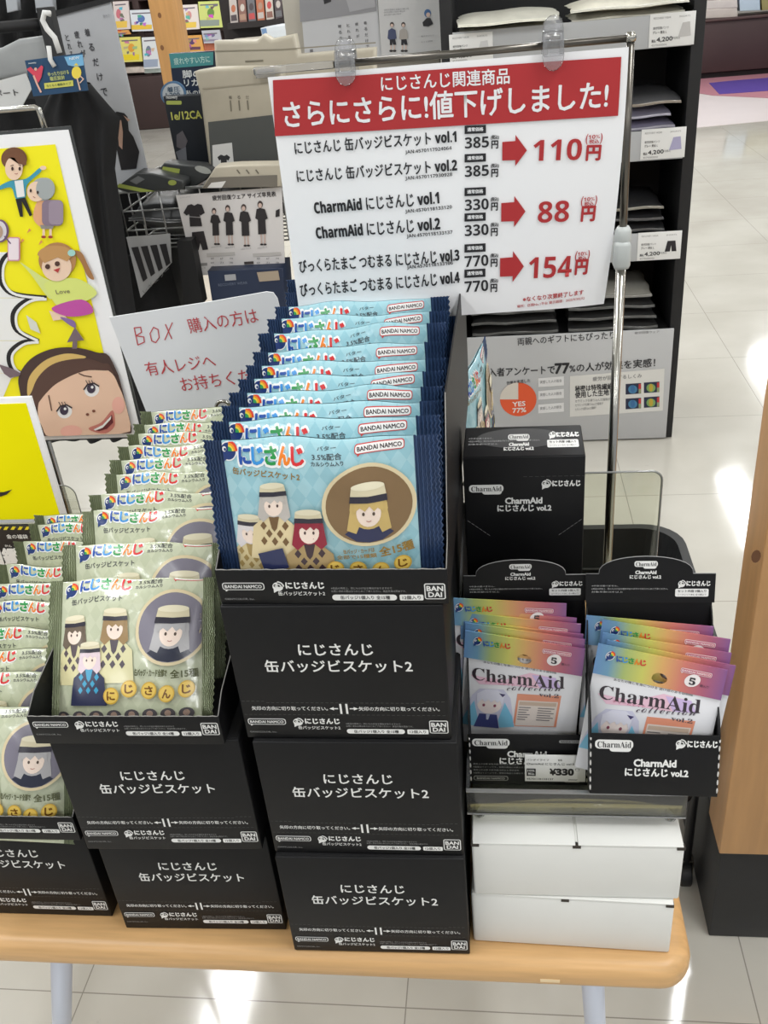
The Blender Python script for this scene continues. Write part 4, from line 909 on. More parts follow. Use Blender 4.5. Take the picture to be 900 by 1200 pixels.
for cx, cy in ((232, 542), (327, 466)):
    A.ell(cx, cy, 26, 24, (246, 244, 244), 11, 20, rot=-0.4); A.ell(cx-2, cy-5, 15, 17, (66, 56, 76), 12, 16); A.ell(cx+2, cy-10, 5, 5, (246, 246, 246), 13, 10)
    A.line([(cx-27, cy-2), (cx-14, cy-20), (cx+8, cy-24), (cx+25, cy-14)], 5, (48, 36, 44), 13)
    for k in (-14, -4, 6): A.line([(cx+k, cy-22), (cx+k-6, cy-34)], 2.4, (48, 36, 44), 13)
A.line([(176, 485), (182, 515), (186, 538)], 4, (96, 66, 56), 12); A.line([(282, 408), (300, 416), (326, 420)], 4, (96, 66, 56), 12)
A.ell(312, 552, 6, 5, (130, 78, 62), 12, 10); A.ell(334, 540, 6, 5, (130, 78, 62), 12, 10)
A.poly(smooth([(316, 600), (360, 580), (398, 538), (408, 570), (404, 598), (376, 618), (338, 614)]), (208, 128, 116), 11); A.poly([(334, 604), (366, 588), (398, 552), (402, 580), (380, 602), (352, 610)], (110, 44, 48), 12); A.poly([(334, 604), (366, 588), (396, 556), (394, 568), (366, 598), (340, 608)], (246, 244, 240), 13)
A.ell(255, 612, 38, 22, (244, 184, 168), 11); A.ell(420, 520, 22, 30, (244, 184, 168), 11)
A.poly([(240, 300), (268, 246), (300, 292), (276, 294), (275, 322), (258, 322), (260, 296)], (122, 104, 112), 11); A.poly([(0, 376), (50, 392), (78, 408), (72, 418), (40, 424), (20, 410)], (122, 104, 112), 11)
A.zm(0, 0, 1)
# anything drawn past the sheet is trimmed to its edge
g.art(A, lambda a, b, o: (max(x0+0.001, min(tr.x-0.0105, a)), PY-o-0.0003, max(br.z+0.008, min(tr.z-0.01, b)))); g.build('sheet', t)
g = MB(t.location); g.box((x0-0.004, PY+0.0014, br.z-0.003), (tr.x+0.0035, PY+0.0034, tr.z+0.004), mat((70, 72, 72), 0.2)); g.build('backing', t, 'dark grey backing plate')
g = MB(t.location); zt = tr.z
a = onY(41, 135, PY); g.tube([(x0+0.03, PY+0.006, zt+0.004), (x0+0.03, PY+0.006, zt+0.028), (a.x, PY+0.006, zt+0.028), (a.x+0.004, PY+0.006, zt+0.026), (a.x+0.006, PY+0.006, zt+0.002)], 0.0035, CHROME, 10); g.build('hanger', t)
g = MB(t.location); xm = tr.x-0.16; g.tube([(xm, PY+0.012, 0.012), (xm, PY+0.012, zt+0.02)], 0.008, CHROME, 12); g.lathe([(0.13, 0), (0.13, 0.008), (0.02, 0.014)], STEEL, (xm, PY+0.012, 0.001)); g.build('stand', t)

# worn sticker on the table edge
g = MB(tb.location); q = onY(646, 1137, TY0-0.0004); g.box((q.x-0.010, TY0-0.0004, 0.6785), (q.x+0.008, TY0+0.002, 0.6825), mat((238, 214, 172), 0.6)); g.build('sticker', tb, 'pale worn sticker on the table edge')

# yellow card in front of it
YY = 1.0
a = onY(36, 465, YY); b = onY(62, 612, YY); x0y = a.x-0.21; zc = b.z
t = thing('display_card', 'plain yellow card with white edge and black caption strip below', 'sign', (a.x-0.105, YY, TZ))
g = MB(t.location); g.box((x0y, YY, zc), (a.x, YY+0.004, a.z), PAPER, 0.0005)
g.box((x0y+0.008, YY-0.0006, zc+0.006), (a.x-0.0085, YY, a.z-0.008), mat((255, 246, 0), 0.85, spec=0.15))
A = Art(px(YY), 0.0006, None, 0.5); A.poly([(-40, 578), (5, 576), (15, 573), (8, 579), (-4, 583), (-40, 590)], KB, 1)
g.art(A, plane(YY-0.0006, 0)); g.build('board', t)
g = MB(t.location); g.box((x0y, YY-0.012, TZ+0.0005), (a.x-0.004, YY-0.001, zc-0.001), mat((26, 24, 26), 0.5))
A = Art(px(YY-0.0125), 0.0004, None, 0.5); A.zm(0, 600, 7.5)
for k in range(-8, 6): A.poly([(50+k*62, 125), (80+k*62, 126), (62+k*62, 154), (32+k*62, 153)], (240, 220, 40), 1)
A.text('金の福袋', 60, 212, 245, 214, (240, 240, 236), 36, 0.02, 1); A.text('かん', 45, 294, 105, 296, (240, 240, 236), 18, 0.02, 1); A.text('図鑑', -115, 392, 180, 392, (244, 244, 240), 140, 0.05, 1)
g.art(A, plane(YY-0.0125, 0)); g.build('caption_strip', t, 'black strip with white writing and yellow hazard stripes')

# ------------------------------------------------------------------ counter at the right
cw = mat((200, 154, 104), 0.45, noise=0.16, nscale=5, stretch=(7, 7, 0.7))
t = thing('checkout_counter', 'wooden counter end panel on a black base at the right edge', 'counter', (0.8, 1.2, 0))
g = MB(t.location); g.box((0.336, 1.05, 0.226), (1.3, 1.135, 1.32), cw, 0.002); g.build('end_panel', t)
g = MB(t.location); g.box((0.342, 1.06, 0.001), (1.3, 1.34, 0.2255), mat((34, 34, 35), 0.55, noise=0.1, nscale=30), 0.002); g.build('base', t)
for kx, ky in ((872, 652), (898, 706)):
    q = onY(kx+14, ky, 1.05); g = MB(t.location)
    g.prism([(q.x+0.006*math.cos(k*PI/6), q.z+0.010*math.sin(k*PI/6)) for k in range(12)], 'y', 1.0496, 1.0502, mat((104, 66, 38), 0.5))
    g.build('knot', t, 'dark knot in the wood')

# ------------------------------------------------------------------ black basket cart behind the table
t = thing('basket_cart', 'black plastic basket on a wheeled tube frame behind the table', 'cart', (0.16, 1.4, 0))
bx = mat((40, 41, 42), 0.45, noise=0.15, nscale=40)
g = MB(t.location)
def ring(x0, y0, x1, y1, r, z): return [(p[0], p[1], z) for p in rounded(x0, y0, x1, y1, r, 6)]
L1 = [ring(0.02, 1.22, 0.30, 1.56, 0.05, 0.26), ring(0.0, 1.18, 0.335, 1.60, 0.07, 0.49), ring(-0.012, 1.168, 0.347, 1.612, 0.075, 0.495), ring(-0.012, 1.168, 0.347, 1.612, 0.075, 0.512), ring(0.004, 1.184, 0.331, 1.596, 0.066, 0.512), ring(0.024, 1.224, 0.296, 1.556, 0.05, 0.266)]
n = len(L1[0]); vs = [v for r_ in L1 for v in r_]; fs = [(i*n+k, i*n+(k+1) % n, (i+1)*n+(k+1) % n, (i+1)*n+k) for i in range(5) for k in range(n)] + [list(range(n))[::-1], [5*n+k for k in range(n)]]
g.add(vs, fs, bx, False); g.build('basket', t)
g = MB(t.location)
for z in (0.36, 0.43): g.tube([(p[0]*0.97+0.005, p[1]*0.97+0.042, z) for p in rounded(0.012, 1.2, 0.318, 1.58, 0.06, 5)], 0.004, bx, 6, True)
g.build('ribs', t)
for lx in (0.015, 0.318):
    for ly in (1.172, 1.60):
        g = MB(t.location); g.tube([(lx, ly, 0.06), (lx, ly, 0.49)], 0.009, mat((30, 30, 32), 0.35), 12); lg = g.build('leg', t)
        g = MB(t.location); g.prism([(ly+0.026*math.cos(k*PI/10), 0.028+0.026*math.sin(k*PI/10)) for k in range(20)], 'x', lx-0.010, lx+0.010, mat((24, 24, 25), 0.5), 0.003)
        g.box((lx-0.013, ly-0.008, 0.026), (lx-0.011, ly+0.008, 0.064), STEEL); g.box((lx+0.011, ly-0.008, 0.026), (lx+0.013, ly+0.008, 0.064), STEEL); g.tube([(lx-0.014, ly, 0.028), (lx+0.014, ly, 0.028)], 0.005, STEEL, 8); g.box((lx-0.013, ly-0.008, 0.062), (lx+0.013, ly+0.008, 0.066), STEEL); g.build('caster', lg)
g = MB(t.location); g.tube([(0.318, 1.172, 0.24), (0.20, 1.172, 0.07), (0.015, 1.172, 0.07)], 0.008, mat((30, 30, 32), 0.35), 10); g.build('brace', t)

# ------------------------------------------------------------------ clothing shelf unit behind the sign
FY = 3.03
bl = mat((26, 26, 28), 0.6, noise=0.1, nscale=20); lipm = mat((186, 188, 190), 0.5)
t = thing('clothing_shelf', 'black shelving unit with grey shelf fronts holding bagged clothes', 'shelf', (0.22, 3.2, 0))
for x in (-0.15, 0.565):
    g = MB(t.location); g.box((x, FY, 0.002), (x+0.035, FY+0.42, 1.95), bl, 0.002); g.build('side_panel', t)
g = MB(t.location); g.box((-0.115, FY+0.40, 0.002), (0.565, FY+0.42, 1.95), bl); g.build('back_panel', t)
def zz(x, y): return onY(x, y, FY).z
lips = [(zz(760, 57), zz(760, 18)), (zz(745, 189), zz(745, 154)), (zz(740, 306), zz(740, 274))]
ptop = zz(700, 388)
for a, b in lips:
    g = MB(t.location); g.box((-0.115, FY+0.004, a+0.02), (0.565, FY+0.40, a+0.045), bl); sh_ = g.build('shelf_board', t)
    g = MB(t.location); g.box((-0.115, FY-0.004, a), (0.564, FY+0.004, b), lipm, 0.001); g.build('shelf_front', sh_, 'grey shelf front strip')
g = MB(t.location); g.box((-0.115, FY+0.01, ptop-0.035), (0.565, FY+0.40, ptop-0.01), bl); g.build('shelf_board', t)
# info board at the foot
t2 = thing('survey_board', 'grey board with an orange 77 percent pie chart under the shelves', 'sign', (0.22, FY, 0.01))
g = MB(t2.location); g.box((-0.150, FY-0.012, 0.006), (0.577, FY-0.004, ptop), mat((196, 197, 198), 0.55), 0.001)
A = Art(px(FY-0.0125), 0.0006, None, 0.55); A.zm(530, 370, 2.432); K = (40, 40, 44)
A.text('両親へのギフトにもぴったり', 186, 74, 462, 54, K, 22, 0.01); A.text('購入者アンケートで', 80, 163, 292, 153, K, 24, 0.02); A.text('77', 293, 151, 333, 149, K, 28, 0.05); A.text('%の人が効果を実感！', 334, 150, 578, 133, K, 24, 0.02)
A.text('疲労回復ウェア', 520, 49, 590, 45, (110, 110, 114), 7)
A.ell(188, 238, 52, 48, (240, 96, 52), 1, 40); A.ell(188, 238, 52, 48, (226, 218, 206), 2, 16, PI, 1.5*PI); A.text('YES', 172, 252, 208, 249, (250, 244, 240), 13, 0.03, 3); A.text('77%', 172, 270, 210, 267, (250, 244, 240), 13, 0.03, 3); A.text('効果を実感した', 155, 192, 222, 184, K, 10, 0.01)
for y in (187, 223, 262): A.poly([(245, y-9), (318, y-15), (318, y+11), (245, y+16)], (236, 236, 236), 1); A.text('実感した人の割合', 250, y+2, 312, y-3, (120, 120, 124), 9, 0, 2)
A.poly([(335, 172), (605, 150), (600, 270), (335, 288)], (228, 227, 222), 1); A.text('疲労が回復するしくみ', 400, 180, 540, 170, (130, 130, 132), 12, 0.01, 2)
A.text('秘密は特殊繊維を', 350, 208, 470, 199, K, 17, 0.03, 2); A.text('使用した生地！', 350, 226, 452, 217, K, 17, 0.03, 2); 
for k, y in enumerate((243, 255, 267)): A.text('セラミックを練り込んだ繊維が', 350, y, 450-20*k, y-6, (130, 130, 132), 8, 0, 2)
for x, y in ((494, 194), (546, 190), (494, 236), (546, 232)):
    A.poly([(x, y), (x+44, y-3), (x+44, y+27), (x, y+30)], (36, 44, 70), 2); A.ell(x+20, y+15, 13, 12, (70, 130, 170) if x < 500 else (130, 170, 100), 3, 14); A.ell(x+20, y+14, 6, 11, (60, 110, 160) if x < 500 else (196, 170, 60), 4, 12); A.poly([(x+37, y), (x+44, y-1), (x+44, y+14), (x+37, y+15)], (200, 60, 60), 3); A.poly([(x+37, y+14), (x+44, y+14), (x+44, y+26), (x+37, y+27)], (150, 160, 120), 3)
g.art(A, plane(FY-0.0125, 0)); g.build('board', t2)
# price labels clipped to the shelf fronts
def price_label(tl, br, kind, label):
    a = onY(*tl, FY-0.006); b = onY(*br, FY-0.006)
    t = thing('shelf_label', label, 'price label', (a.x, FY-0.005, b.z)); w = b.x-a.x; h = a.z-b.z
    g = MB(); g.box((0, -0.0015, 0), (w, 0, h), WHITE, 0.0004)
    A = Art(lambda x, y: (x*w, h-y*h), 0.0005)
    A.text('RECOVERY WEAR', 0.08, 0.13, 0.46, 0.13, G_, 0.06); A.text('SHORTS', 0.64, 0.13, 0.88, 0.13, G_, 0.05); A.text('疲労回復パンツ', 0.08, 0.42, 0.42, 0.42, (110, 110, 112), 0.08, 0.01); A.text('グレー 男女 L', 0.08, 0.55, 0.38, 0.55, K, 0.09, 0.01)
    A.text('税込', 0.06, 0.8, 0.15, 0.8, K, 0.09, 0.02); A.text('4,200', 0.17, 0.78, 0.52, 0.77, K, 0.15, 0.03); A.text('円(税込)', 0.53, 0.76, 0.68, 0.76, (110, 110, 112), 0.09); A.text('4570000000', 0.06, 0.93, 0.4, 0.93, G_, 0.06)
    c = {'grey': (198, 196, 194), 'lilac': (176, 172, 204), 'black': (40, 38, 44), 'none': (214, 214, 214)}[kind]
    if kind == 'black': A.poly([(0.68, 0.34), (0.86, 0.34), (0.9, 0.72), (0.79, 0.72), (0.77, 0.5), (0.75, 0.72), (0.63, 0.72)], c)
    else: A.poly([(0.72, 0.32), (0.88, 0.30), (0.92, 0.72), (0.64, 0.74)], c)
    g.art(A, lambda u, v, o: (u, -0.0016-o, v)); g.build('card', t)
price_label((762, 17), (813, 52), 'grey', 'white price label with a grey garment on the top shelf, right end')
price_label((526, 41), (578, 70), 'none', 'white price label on the top shelf front, left end above the red banner')
price_label((752, 152), (802, 184), 'lilac', 'white price label with a lilac garment on the middle shelf')
price_label((748, 273), (797, 303), 'black', 'white price label with black shorts on the lower shelf')

# bagged clothes
def bag(name, label, cat, x0, x1, y0, y1, z, th, colr, seed, group=None, droop=0.0, band=None, rz=0):
    rn = random.Random(seed); cx, cy = (x0+x1)/2, (y0+y1)/2; w, d = x1-x0, y1-y0; p1, p2, p3 = (rn.uniform(0, 6) for _ in range(3))
    t = thing(name, label, cat, (cx, cy, z), group, (0, 0, rz))
    def top(i, j, s):
        u, v = 2*i-1, 2*j-1; e = max(0, 1-abs(u)**4)*max(0, 1-abs(v)**4)
        hh = th*0.5*(e**0.6) + 0.05*th*math.sin(u*6+p1)*math.sin(v*5+p2)*e
        dz = -droop*max(0, (-v-0.45))**1.4 + 0.05*th*math.sin(u*5+p3)
        k = 1+0.02*math.sin(v*7+p1)
        return (u*w/2*k, v*d/2*(1+0.015*math.sin(u*8+p2)), th*0.5 + s*hh + dz)
    m = mat(colr, 0.42, noise=0.12, nscale=25, spec=0.6)
    g = MB(); g.grid(lambda i, j: top(i, j, 1), 22, 16, m); g.grid(lambda i, j: top(1-i, j, -1), 22, 16, m); g.build('garment', t)
    g = MB(); fm = mat(band or tuple(min(255, int(c*0.75+64)) for c in colr), 0.2, spec=0.7)
    g.tube([Vector(top(i/22, 0, 0))+Vector((0, -0.002, 0)) for i in range(23)], 0.0035, fm, 6)
    g.grid(lambda i, j: Vector(top(i, 0.0, 0))+Vector((0, -0.012*j, -0.003*j)), 22, 2, fm); g.build('bag_edge', t)
    return t
gT = 'cream bagged clothes on the top shelf'; z = lips[0][0]+0.047
CRM = [(196, 192, 176), (206, 202, 186), (186, 184, 172), (212, 208, 192)]
zt0 = lips[0][0]+0.052
for k in range(3): bag('clothes_bag', 'cream bagged garment on the top shelf left pile, %s' % ['lowest', 'middle', 'top, jutting forward'][k], 'bagged garment', -0.10, 0.19, FY+0.012-0.045*(k == 2), FY+0.27, zt0+0.020*k+(0.012 if k == 2 else 0), 0.022, CRM[k], k, gT, 0.012+0.02*(k == 2), (222, 220, 206))
for k in range(3): bag('clothes_bag', 'cream bagged garment on the top shelf right pile, %s' % ['lowest', 'middle', 'top'][k], 'bagged garment', 0.225, 0.545, FY+0.014-0.024*(k == 2), FY+0.27, zt0+0.026*k, 0.030, CRM[(k+1) % 4], k+5, gT, 0.014, (220, 218, 206))
z2 = lips[1][0]+0.052
for k, (c, th, w, l) in enumerate([((132, 128, 146), 0.034, (176, 174, 186), 'lilac grey bagged garment on the middle shelf, lowest of the pile'), ((120, 116, 136), 0.030, (170, 168, 180), 'dull lilac bagged garment on the middle shelf, second from below'), ((176, 172, 196), 0.036, (206, 204, 216), 'pale lilac bagged garment on the middle shelf under the dark one'), ((58, 58, 60), 0.040, (140, 130, 118), 'charcoal bagged garment on top of the middle shelf pile')]):
    bag('clothes_bag', l, 'bagged garment', 0.26, 0.535-0.012*(k == 2)+0.012*(k == 3), FY+0.012-0.030*(k == 3), FY+0.28, z2+[0, 0.034, 0.064, 0.100][k], th, c, k+12, 'bagged garments on the middle shelf', 0.02, w)
z3 = lips[2][0]+0.050
for k in range(4):
    bag('clothes_bag', 'black bagged garment on the lower shelf, %s' % ['lowest of four', 'second from below', 'third from below', 'topmost with a beige edge'][k], 'bagged garment', 0.25, 0.535-0.006*k, FY+0.012, FY+0.28, z3+0.034*k, 0.034, (44, 44, 46), k+22, 'black bagged garments on the lower shelf', 0.012, (150, 146, 134) if k == 3 else (92, 92, 92))
for s, (xa, xb) in enumerate(((-0.09, 0.20), (0.235, 0.525))):
    for k in range(4):
        bag('clothes_bag', 'dark bagged garment above the grey board, %s pile, %s' % (['left', 'right'][s], ['lowest', 'second up', 'third up', 'topmost'][k]), 'bagged garment', xa, xb-0.008*k, FY+0.012, FY+0.28, ptop+0.002-0.010+0.036*k, 0.036, (50, 50, 50) if k < 3 else (150, 148, 140), k+32+s*7, 'dark bagged garments above the grey board', 0.010, (150, 148, 142) if k == 3 else (104, 104, 102))

# ------------------------------------------------------------------ left clothing fixture
def slab(name, label, cat, pts, Y, th, m, part='board', art=None, group=None, bev=0.0):
    """a sheet or package of real thickness standing at depth Y; pts are the corners as seen"""
    P = [onY(x, y, Y) for x, y in pts]; cx = sum(p.x for p in P)/len(P); zb = min(p.z for p in P)
    t = thing(name, label, cat, (cx, Y, zb), group)
    g = MB(t.location); g.prism([(p.x, p.z) for p in P], 'y', Y, Y+th, m, bev)
    if art:
        A = Art(px(Y-0.0004), 0.0006, None, 0.55); art(A); g.art(A, plane(Y-0.0004, 0))
    g.build(part, t); return t
blk = mat((17, 17, 19), 0.85, noise=0.2, nscale=60, bump=0.3)
blk2 = mat((22, 22, 25), 0.85, noise=0.2, nscale=60, bump=0.3)
def garment(label, left, right, Y, m, folds, th=0.05, cat='garment', name='hanging_garment', group=None):
    t0 = onY(*left[0], Y); t = thing(name, label, cat, (t0.x, Y, t0.z), group); g = MB(t.location); n = len(left)
    def at(seq, j):
        f = j*(n-1); i = min(n-2, int(f)); k = f-i; a, b = seq[i], seq[i+1]; return (a[0]+(b[0]-a[0])*k, a[1]+(b[1]-a[1])*k)
    def fn(i, j, s):
        a, b = at(left, j), at(right, j); p = onY(a[0]+(b[0]-a[0])*i, a[1]+(b[1]-a[1])*i, Y)
        e = math.sin(PI*i)**0.5
        y = Y + th*0.5 - s*(th*0.5*e + 0.012*e*math.sin(i*folds*PI+2*j+0.8*math.sin(j*5))*(0.3+j))
        return (p.x, y, p.z)
    g.grid(lambda i, j: fn(i, j, 1), 60, 24, m); g.grid(lambda i, j: fn(1-i, j, -1), 60, 24, m); g.build('cloth', t); return t
gH = 'black garments hanging on the left rack'
garment('black trousers hanging behind the blue hook tag', [(62, 92), (40, 140), (70, 260), (60, 380), (80, 520)], [(100, 100), (136, 140), (130, 200), (152, 350), (176, 512)], 1.95, blk, 7, group=gH)
garment('black garment hanging at the far left below the grey pack', [(-60, 120), (-70, 200), (-60, 300), (-50, 400), (-40, 520)], [(35, 118), (60, 200), (75, 300), (80, 400), (90, 520)], 2.05, blk2, 6, group=gH)
garment('black garments at the top left corner above the grey pack', [(-40, -30), (-40, 0), (-30, 30), (-20, 60)], [(128, -40), (118, -10), (90, 30), (95, 108)], 2.45, blk, 9, 0.06, group=gH)
for x0_, x1_, lab in ((4, 18, 'pale strip of a package between the black garments, left of two'), (38, 60, 'pale strip of a package between the black garments, right of two')):
    slab('clothes_package', lab, 'package', [(x0_, -20), (x1_, -22), (x1_+3, 12), (x0_+4, 15)], 2.36, 0.02, mat((186, 190, 196), 0.4), 'pouch', None, None, 0.003)
# rack that carries them
g = MB(); t = thing('garment_rack', 'black rack carrying the hanging garments at the left', 'rack', (-1.1, 2.2, 0))
a = onY(150, 330, 2.15); b = onY(-60, 20, 2.15)
g = MB(t.location)
g.tube([(a.x-0.02, 2.12, 1.47), (-1.75, 2.12, 1.47)], 0.012, bl, 10); g.build('rail', t)
for x in (a.x-0.03, -1.75):
    g = MB(t.location); g.box((x-0.015, 2.10, 0.002), (x+0.015, 2.13, 1.5), bl, 0.002); g.build('post', t)
for x in (a.x-0.03, -1.75):
    g = MB(t.location); g.box((x-0.015, 1.9, 0.002), (x+0.015, 2.4, 0.02), bl, 0.002); g.build('foot', t)
g = MB(t.location); q = onY(126, 200, 2.47); g.box((-1.78, 2.46, 0.45), (q.x, 2.475, 1.42), bl, 0.002); g.build('floor_dimming_board', t)  # added board hidden behind the garments, dims the floor reflection and casts shade
def vposter(A):
    A.zm(0, 0, 5.625); K = (70, 70, 74)
    for k, c in enumerate('着るだけで'): A.text(c, 560+k*27, 215+k*98, 592+k*29, 212+k*98, K, 48, 0.02)
    for k, c in enumerate('疲れが'): A.text(c, 492+k*20, 230+k*62, 522+k*21, 227+k*62, K, 46, 0.02)
    for k, c in enumerate('とれる'): A.text(c, 432+k*14, 250+k*56, 456+k*14, 247+k*56, K, 42, 0.01)
    A.text('贈ろう', 680, 108, 722, 102, (150, 150, 154), 22)
    A.poly([(742, 760), (770, 735), (820, 745), (842, 770), (850, 860), (880, 900), (920, 1000), (900, 1110), (800, 1120), (770, 980), (750, 880)], (40, 38, 40), 1)
    A.poly([(772, 800), (800, 790), (812, 870), (808, 985), (786, 960)], (196, 160, 140), 2); A.poly([(815, 760), (860, 790), (845, 800)], (196, 160, 140), 2)
    A.zm(0, 0, 1)
slab('vertical_poster', 'tall pale poster with vertical writing beside the black garments', 'poster', [(58, 20), (129, 1), (174, 206), (140, 226), (100, 215)], 2.3, 0.006, mat((188, 190, 194), 0.5), 'board', vposter)
slab('poster_rail', 'dark rail along the top of the tall pale poster', 'rail', [(55, 22), (55, 15), (129, -4), (130, 2)], 2.295, 0.02, bl, 'rail')
def tagart(A):
    A.zm(0, 0, 5.625)
    A.poly([(425, 375), (545, 358), (555, 430), (500, 440), (450, 430)], (120, 180, 220), 1); A.text('NEW', 460, 388, 525, 378, (230, 240, 246), 16, 0.03, 2)
    A.poly([(178, 455), (205, 440), (235, 470), (275, 430), (288, 440), (275, 510), (255, 545), (225, 500)], (214, 70, 92), 2); A.line([(225, 500), (250, 560), (272, 605)], 12, (224, 176, 160), 2); A.ell(238, 455, 10, 11, (224, 176, 160), 3, 10)
    A.ell(506, 478, 32, 42, (236, 214, 80), 2, 16); A.poly([(488, 430), (505, 415), (520, 432)], (236, 214, 80), 2); A.line([(510, 515), (530, 590)], 9, (224, 190, 170), 2); A.line([(530, 500), (552, 520), (530, 545)], 7, (224, 190, 170), 2)
    A.text('ゆったりはける', 318, 490, 455, 474, (196, 204, 130), 24, 0.03, 1); A.text('着圧設計', 330, 520, 428, 508, (196, 204, 130), 26, 0.03, 1); A.poly([(292, 548), (482, 528), (486, 566), (296, 586)], (206, 204, 96), 1); A.text('らくらく着脱タイプ', 310, 566, 470, 548, (60, 90, 60), 16, 0.01, 2)
    A.text('recovery', 190, 420, 240, 414, (220, 226, 230), 10, 0.02, 1); A.zm(0, 0, 1)
t = slab('hook_tag', 'dark blue product tag with white hook hanging before the garments', 'tag', [(29, 71), (96, 62), (103, 106), (39, 113)], 1.90, 0.003, mat((34, 70, 104), 0.4), 'card', tagart)
g = MB(t.location); hk = [(66, 66), (63, 55), (58, 40), (52, 30), (49, 20), (53, 14), (59, 16), (64, 30), (67, 52)]
P = [onY(x, y, 1.897) for x, y in hk]
g.tube([onY(x, y, 1.896) for x, y in [(64, 78), (59, 70), (57, 54)]], 0.0048, mat((226, 226, 224), 0.4), 8); g.tube([onY(x, y, 1.905) for x, y in [(70, 62), (64, 44), (55, 34), (50, 24), (52, 15), (59, 16)]], 0.0055, mat((226, 226, 224), 0.4), 8); g.build('hook', t, 'white plastic hook')
slab('clothes_package', 'grey folded garment pack at the left edge above the white label', 'package', [(-30, 62), (0, 56), (20, 46), (56, 41), (72, 70), (70, 84), (30, 90), (-30, 98)], 2.12, 0.05, mat((158, 160, 160), 0.5, noise=0.12, nscale=12), 'pouch', None, None, 0.012)
def la(A): A.zm(0, 0, 5.625); A.text('サポート', -90, 622, 120, 606, (60, 60, 62), 42, 0.02); A.zm(0, 0, 1)
slab('shelf_label', 'white label with dark letters at the left edge above the poster', 'label', [(-30, 97), (0, 94), (30, 86), (37, 104), (25, 126), (-30, 131)], 2.0, 0.003, mat((206, 207, 206), 0.5), 'card', la)

# wire basket with packages and the size chart
BY = 2.25
a = onY(134, 226, BY); b = onY(330, 214, BY); zb = onY(190, 290, BY).z; zt = a.z
t = thing('wire_basket', 'chrome wire basket holding dark packages behind the size chart', 'basket', ((a.x+b.x)/2, BY, zb))
wire = mat((168, 168, 166), 0.3, 0.8); x0b, x1b = a.x+0.01, -0.20; dp = 0.32
g = MB(t.location)
for y in (BY, BY+dp):
    for k in range(15): x = x0b+(x1b-x0b)*k/14; g.tube([(x, y, zb), (x, y, zt)], 0.0022, wire, 6)
    for k in range(4): z = zb+(zt-zb)*k/3; g.tube([(x0b, y, z), (x1b, y, z)], 0.0022 if k < 3 else 0.004, wire, 6)
g.build('front_grid', t)
g = MB(t.location)
for x in (x0b, x1b):
    for k in range(6): y = BY+dp*k/5; g.tube([(x, y, zb), (x, y, zt)], 0.0022, wire, 6)
    for k in range(4): z = zb+(zt-zb)*k/3; g.tube([(x, BY, z), (x, BY+dp, z)], 0.0022 if k < 3 else 0.004, wire, 6)
for k in range(9): y = BY+dp*k/8; g.tube([(x0b, y, zb), (x1b, y, zb)], 0.0022, wire, 6)
g.build('side_grid', t)
g = MB(t.location)
for x in (x0b+0.03, x1b-0.02):
    g.box((x-0.012, BY+dp, 0.002), (x+0.012, BY+dp+0.024, zt-0.03), bl, 0.002)
g.build('post', t, 'black post')
bag('clothes_package', 'crumpled black package inside the wire basket', 'package', x0b+0.01, x0b+0.36, BY+0.02, BY+0.30, zb+0.01, 0.11, (34, 35, 36), 71)
bag('clothes_package', 'second black package inside the wire basket, hidden by the size chart', 'package', x0b+0.38, x1b-0.01, BY+0.02, BY+0.30, zb+0.01, 0.11, (38, 38, 40), 72)
slab('hanging_garment', 'black garment hanging behind the left end of the wire basket', 'garment', [(133, 224), (176, 220), (200, 226), (214, 300), (222, 372), (160, 380)], BY+dp+0.05, 0.05, blk, 'cloth', None, None, 0.01)
def lie(name, label, pts, Y, m, art=None): return slab(name, label, 'package', pts, Y, 0.06, m, 'pouch', art, None, 0.004)
dkp = mat((58, 60, 60), 0.4, noise=0.1, nscale=30); gr = (160, 172, 84)
lie('sock_package', 'dark package with green stripe lying on the basket rim', [(134, 221), (160, 202), (178, 203), (214, 212), (216, 222), (150, 226)], BY-0.012, dkp, lambda A: (A.poly([(136, 219), (140, 215), (182, 224), (166, 225)], gr, 1), A.ell(202, 214, 5, 3.2, gr, 1, 14), A.poly([(152, 212), (162, 206), (170, 210), (160, 216)], (110, 112, 112), 1)))
lie('sock_package', 'dark package with green label lying against the navy supporter pack', [(188, 196), (192, 191), (236, 195), (248, 203), (240, 212), (226, 220), (188, 206)], BY+0.05, dkp, lambda A: (A.poly([(191, 195), (211, 198), (210, 203), (190, 200)], gr, 1), A.ell(238, 199, 10, 4, (170, 172, 166), 1, 16, rot=0.3)))
beige = mat((190, 182, 164), 0.5, noise=0.06, nscale=14); bag2 = mat((176, 168, 150), 0.5, noise=0.08, nscale=14)
def lb(A): A.poly([(238, 220), (246, 208), (325, 205), (325, 219)], (120, 114, 104), 1); A.poly([(243, 220), (248, 214), (265, 212), (260, 220)], (228, 226, 222), 2); [A.line([(278+k*11, 199), (281+k*11, 203)], 1.4, (110, 104, 92), 2) for k in range(3)]
lie('clothes_bag', 'beige garment bag lying flat on the wire basket', [(236, 221), (252, 196), (276, 194), (330, 193), (330, 219)], BY-0.02, beige, lb)
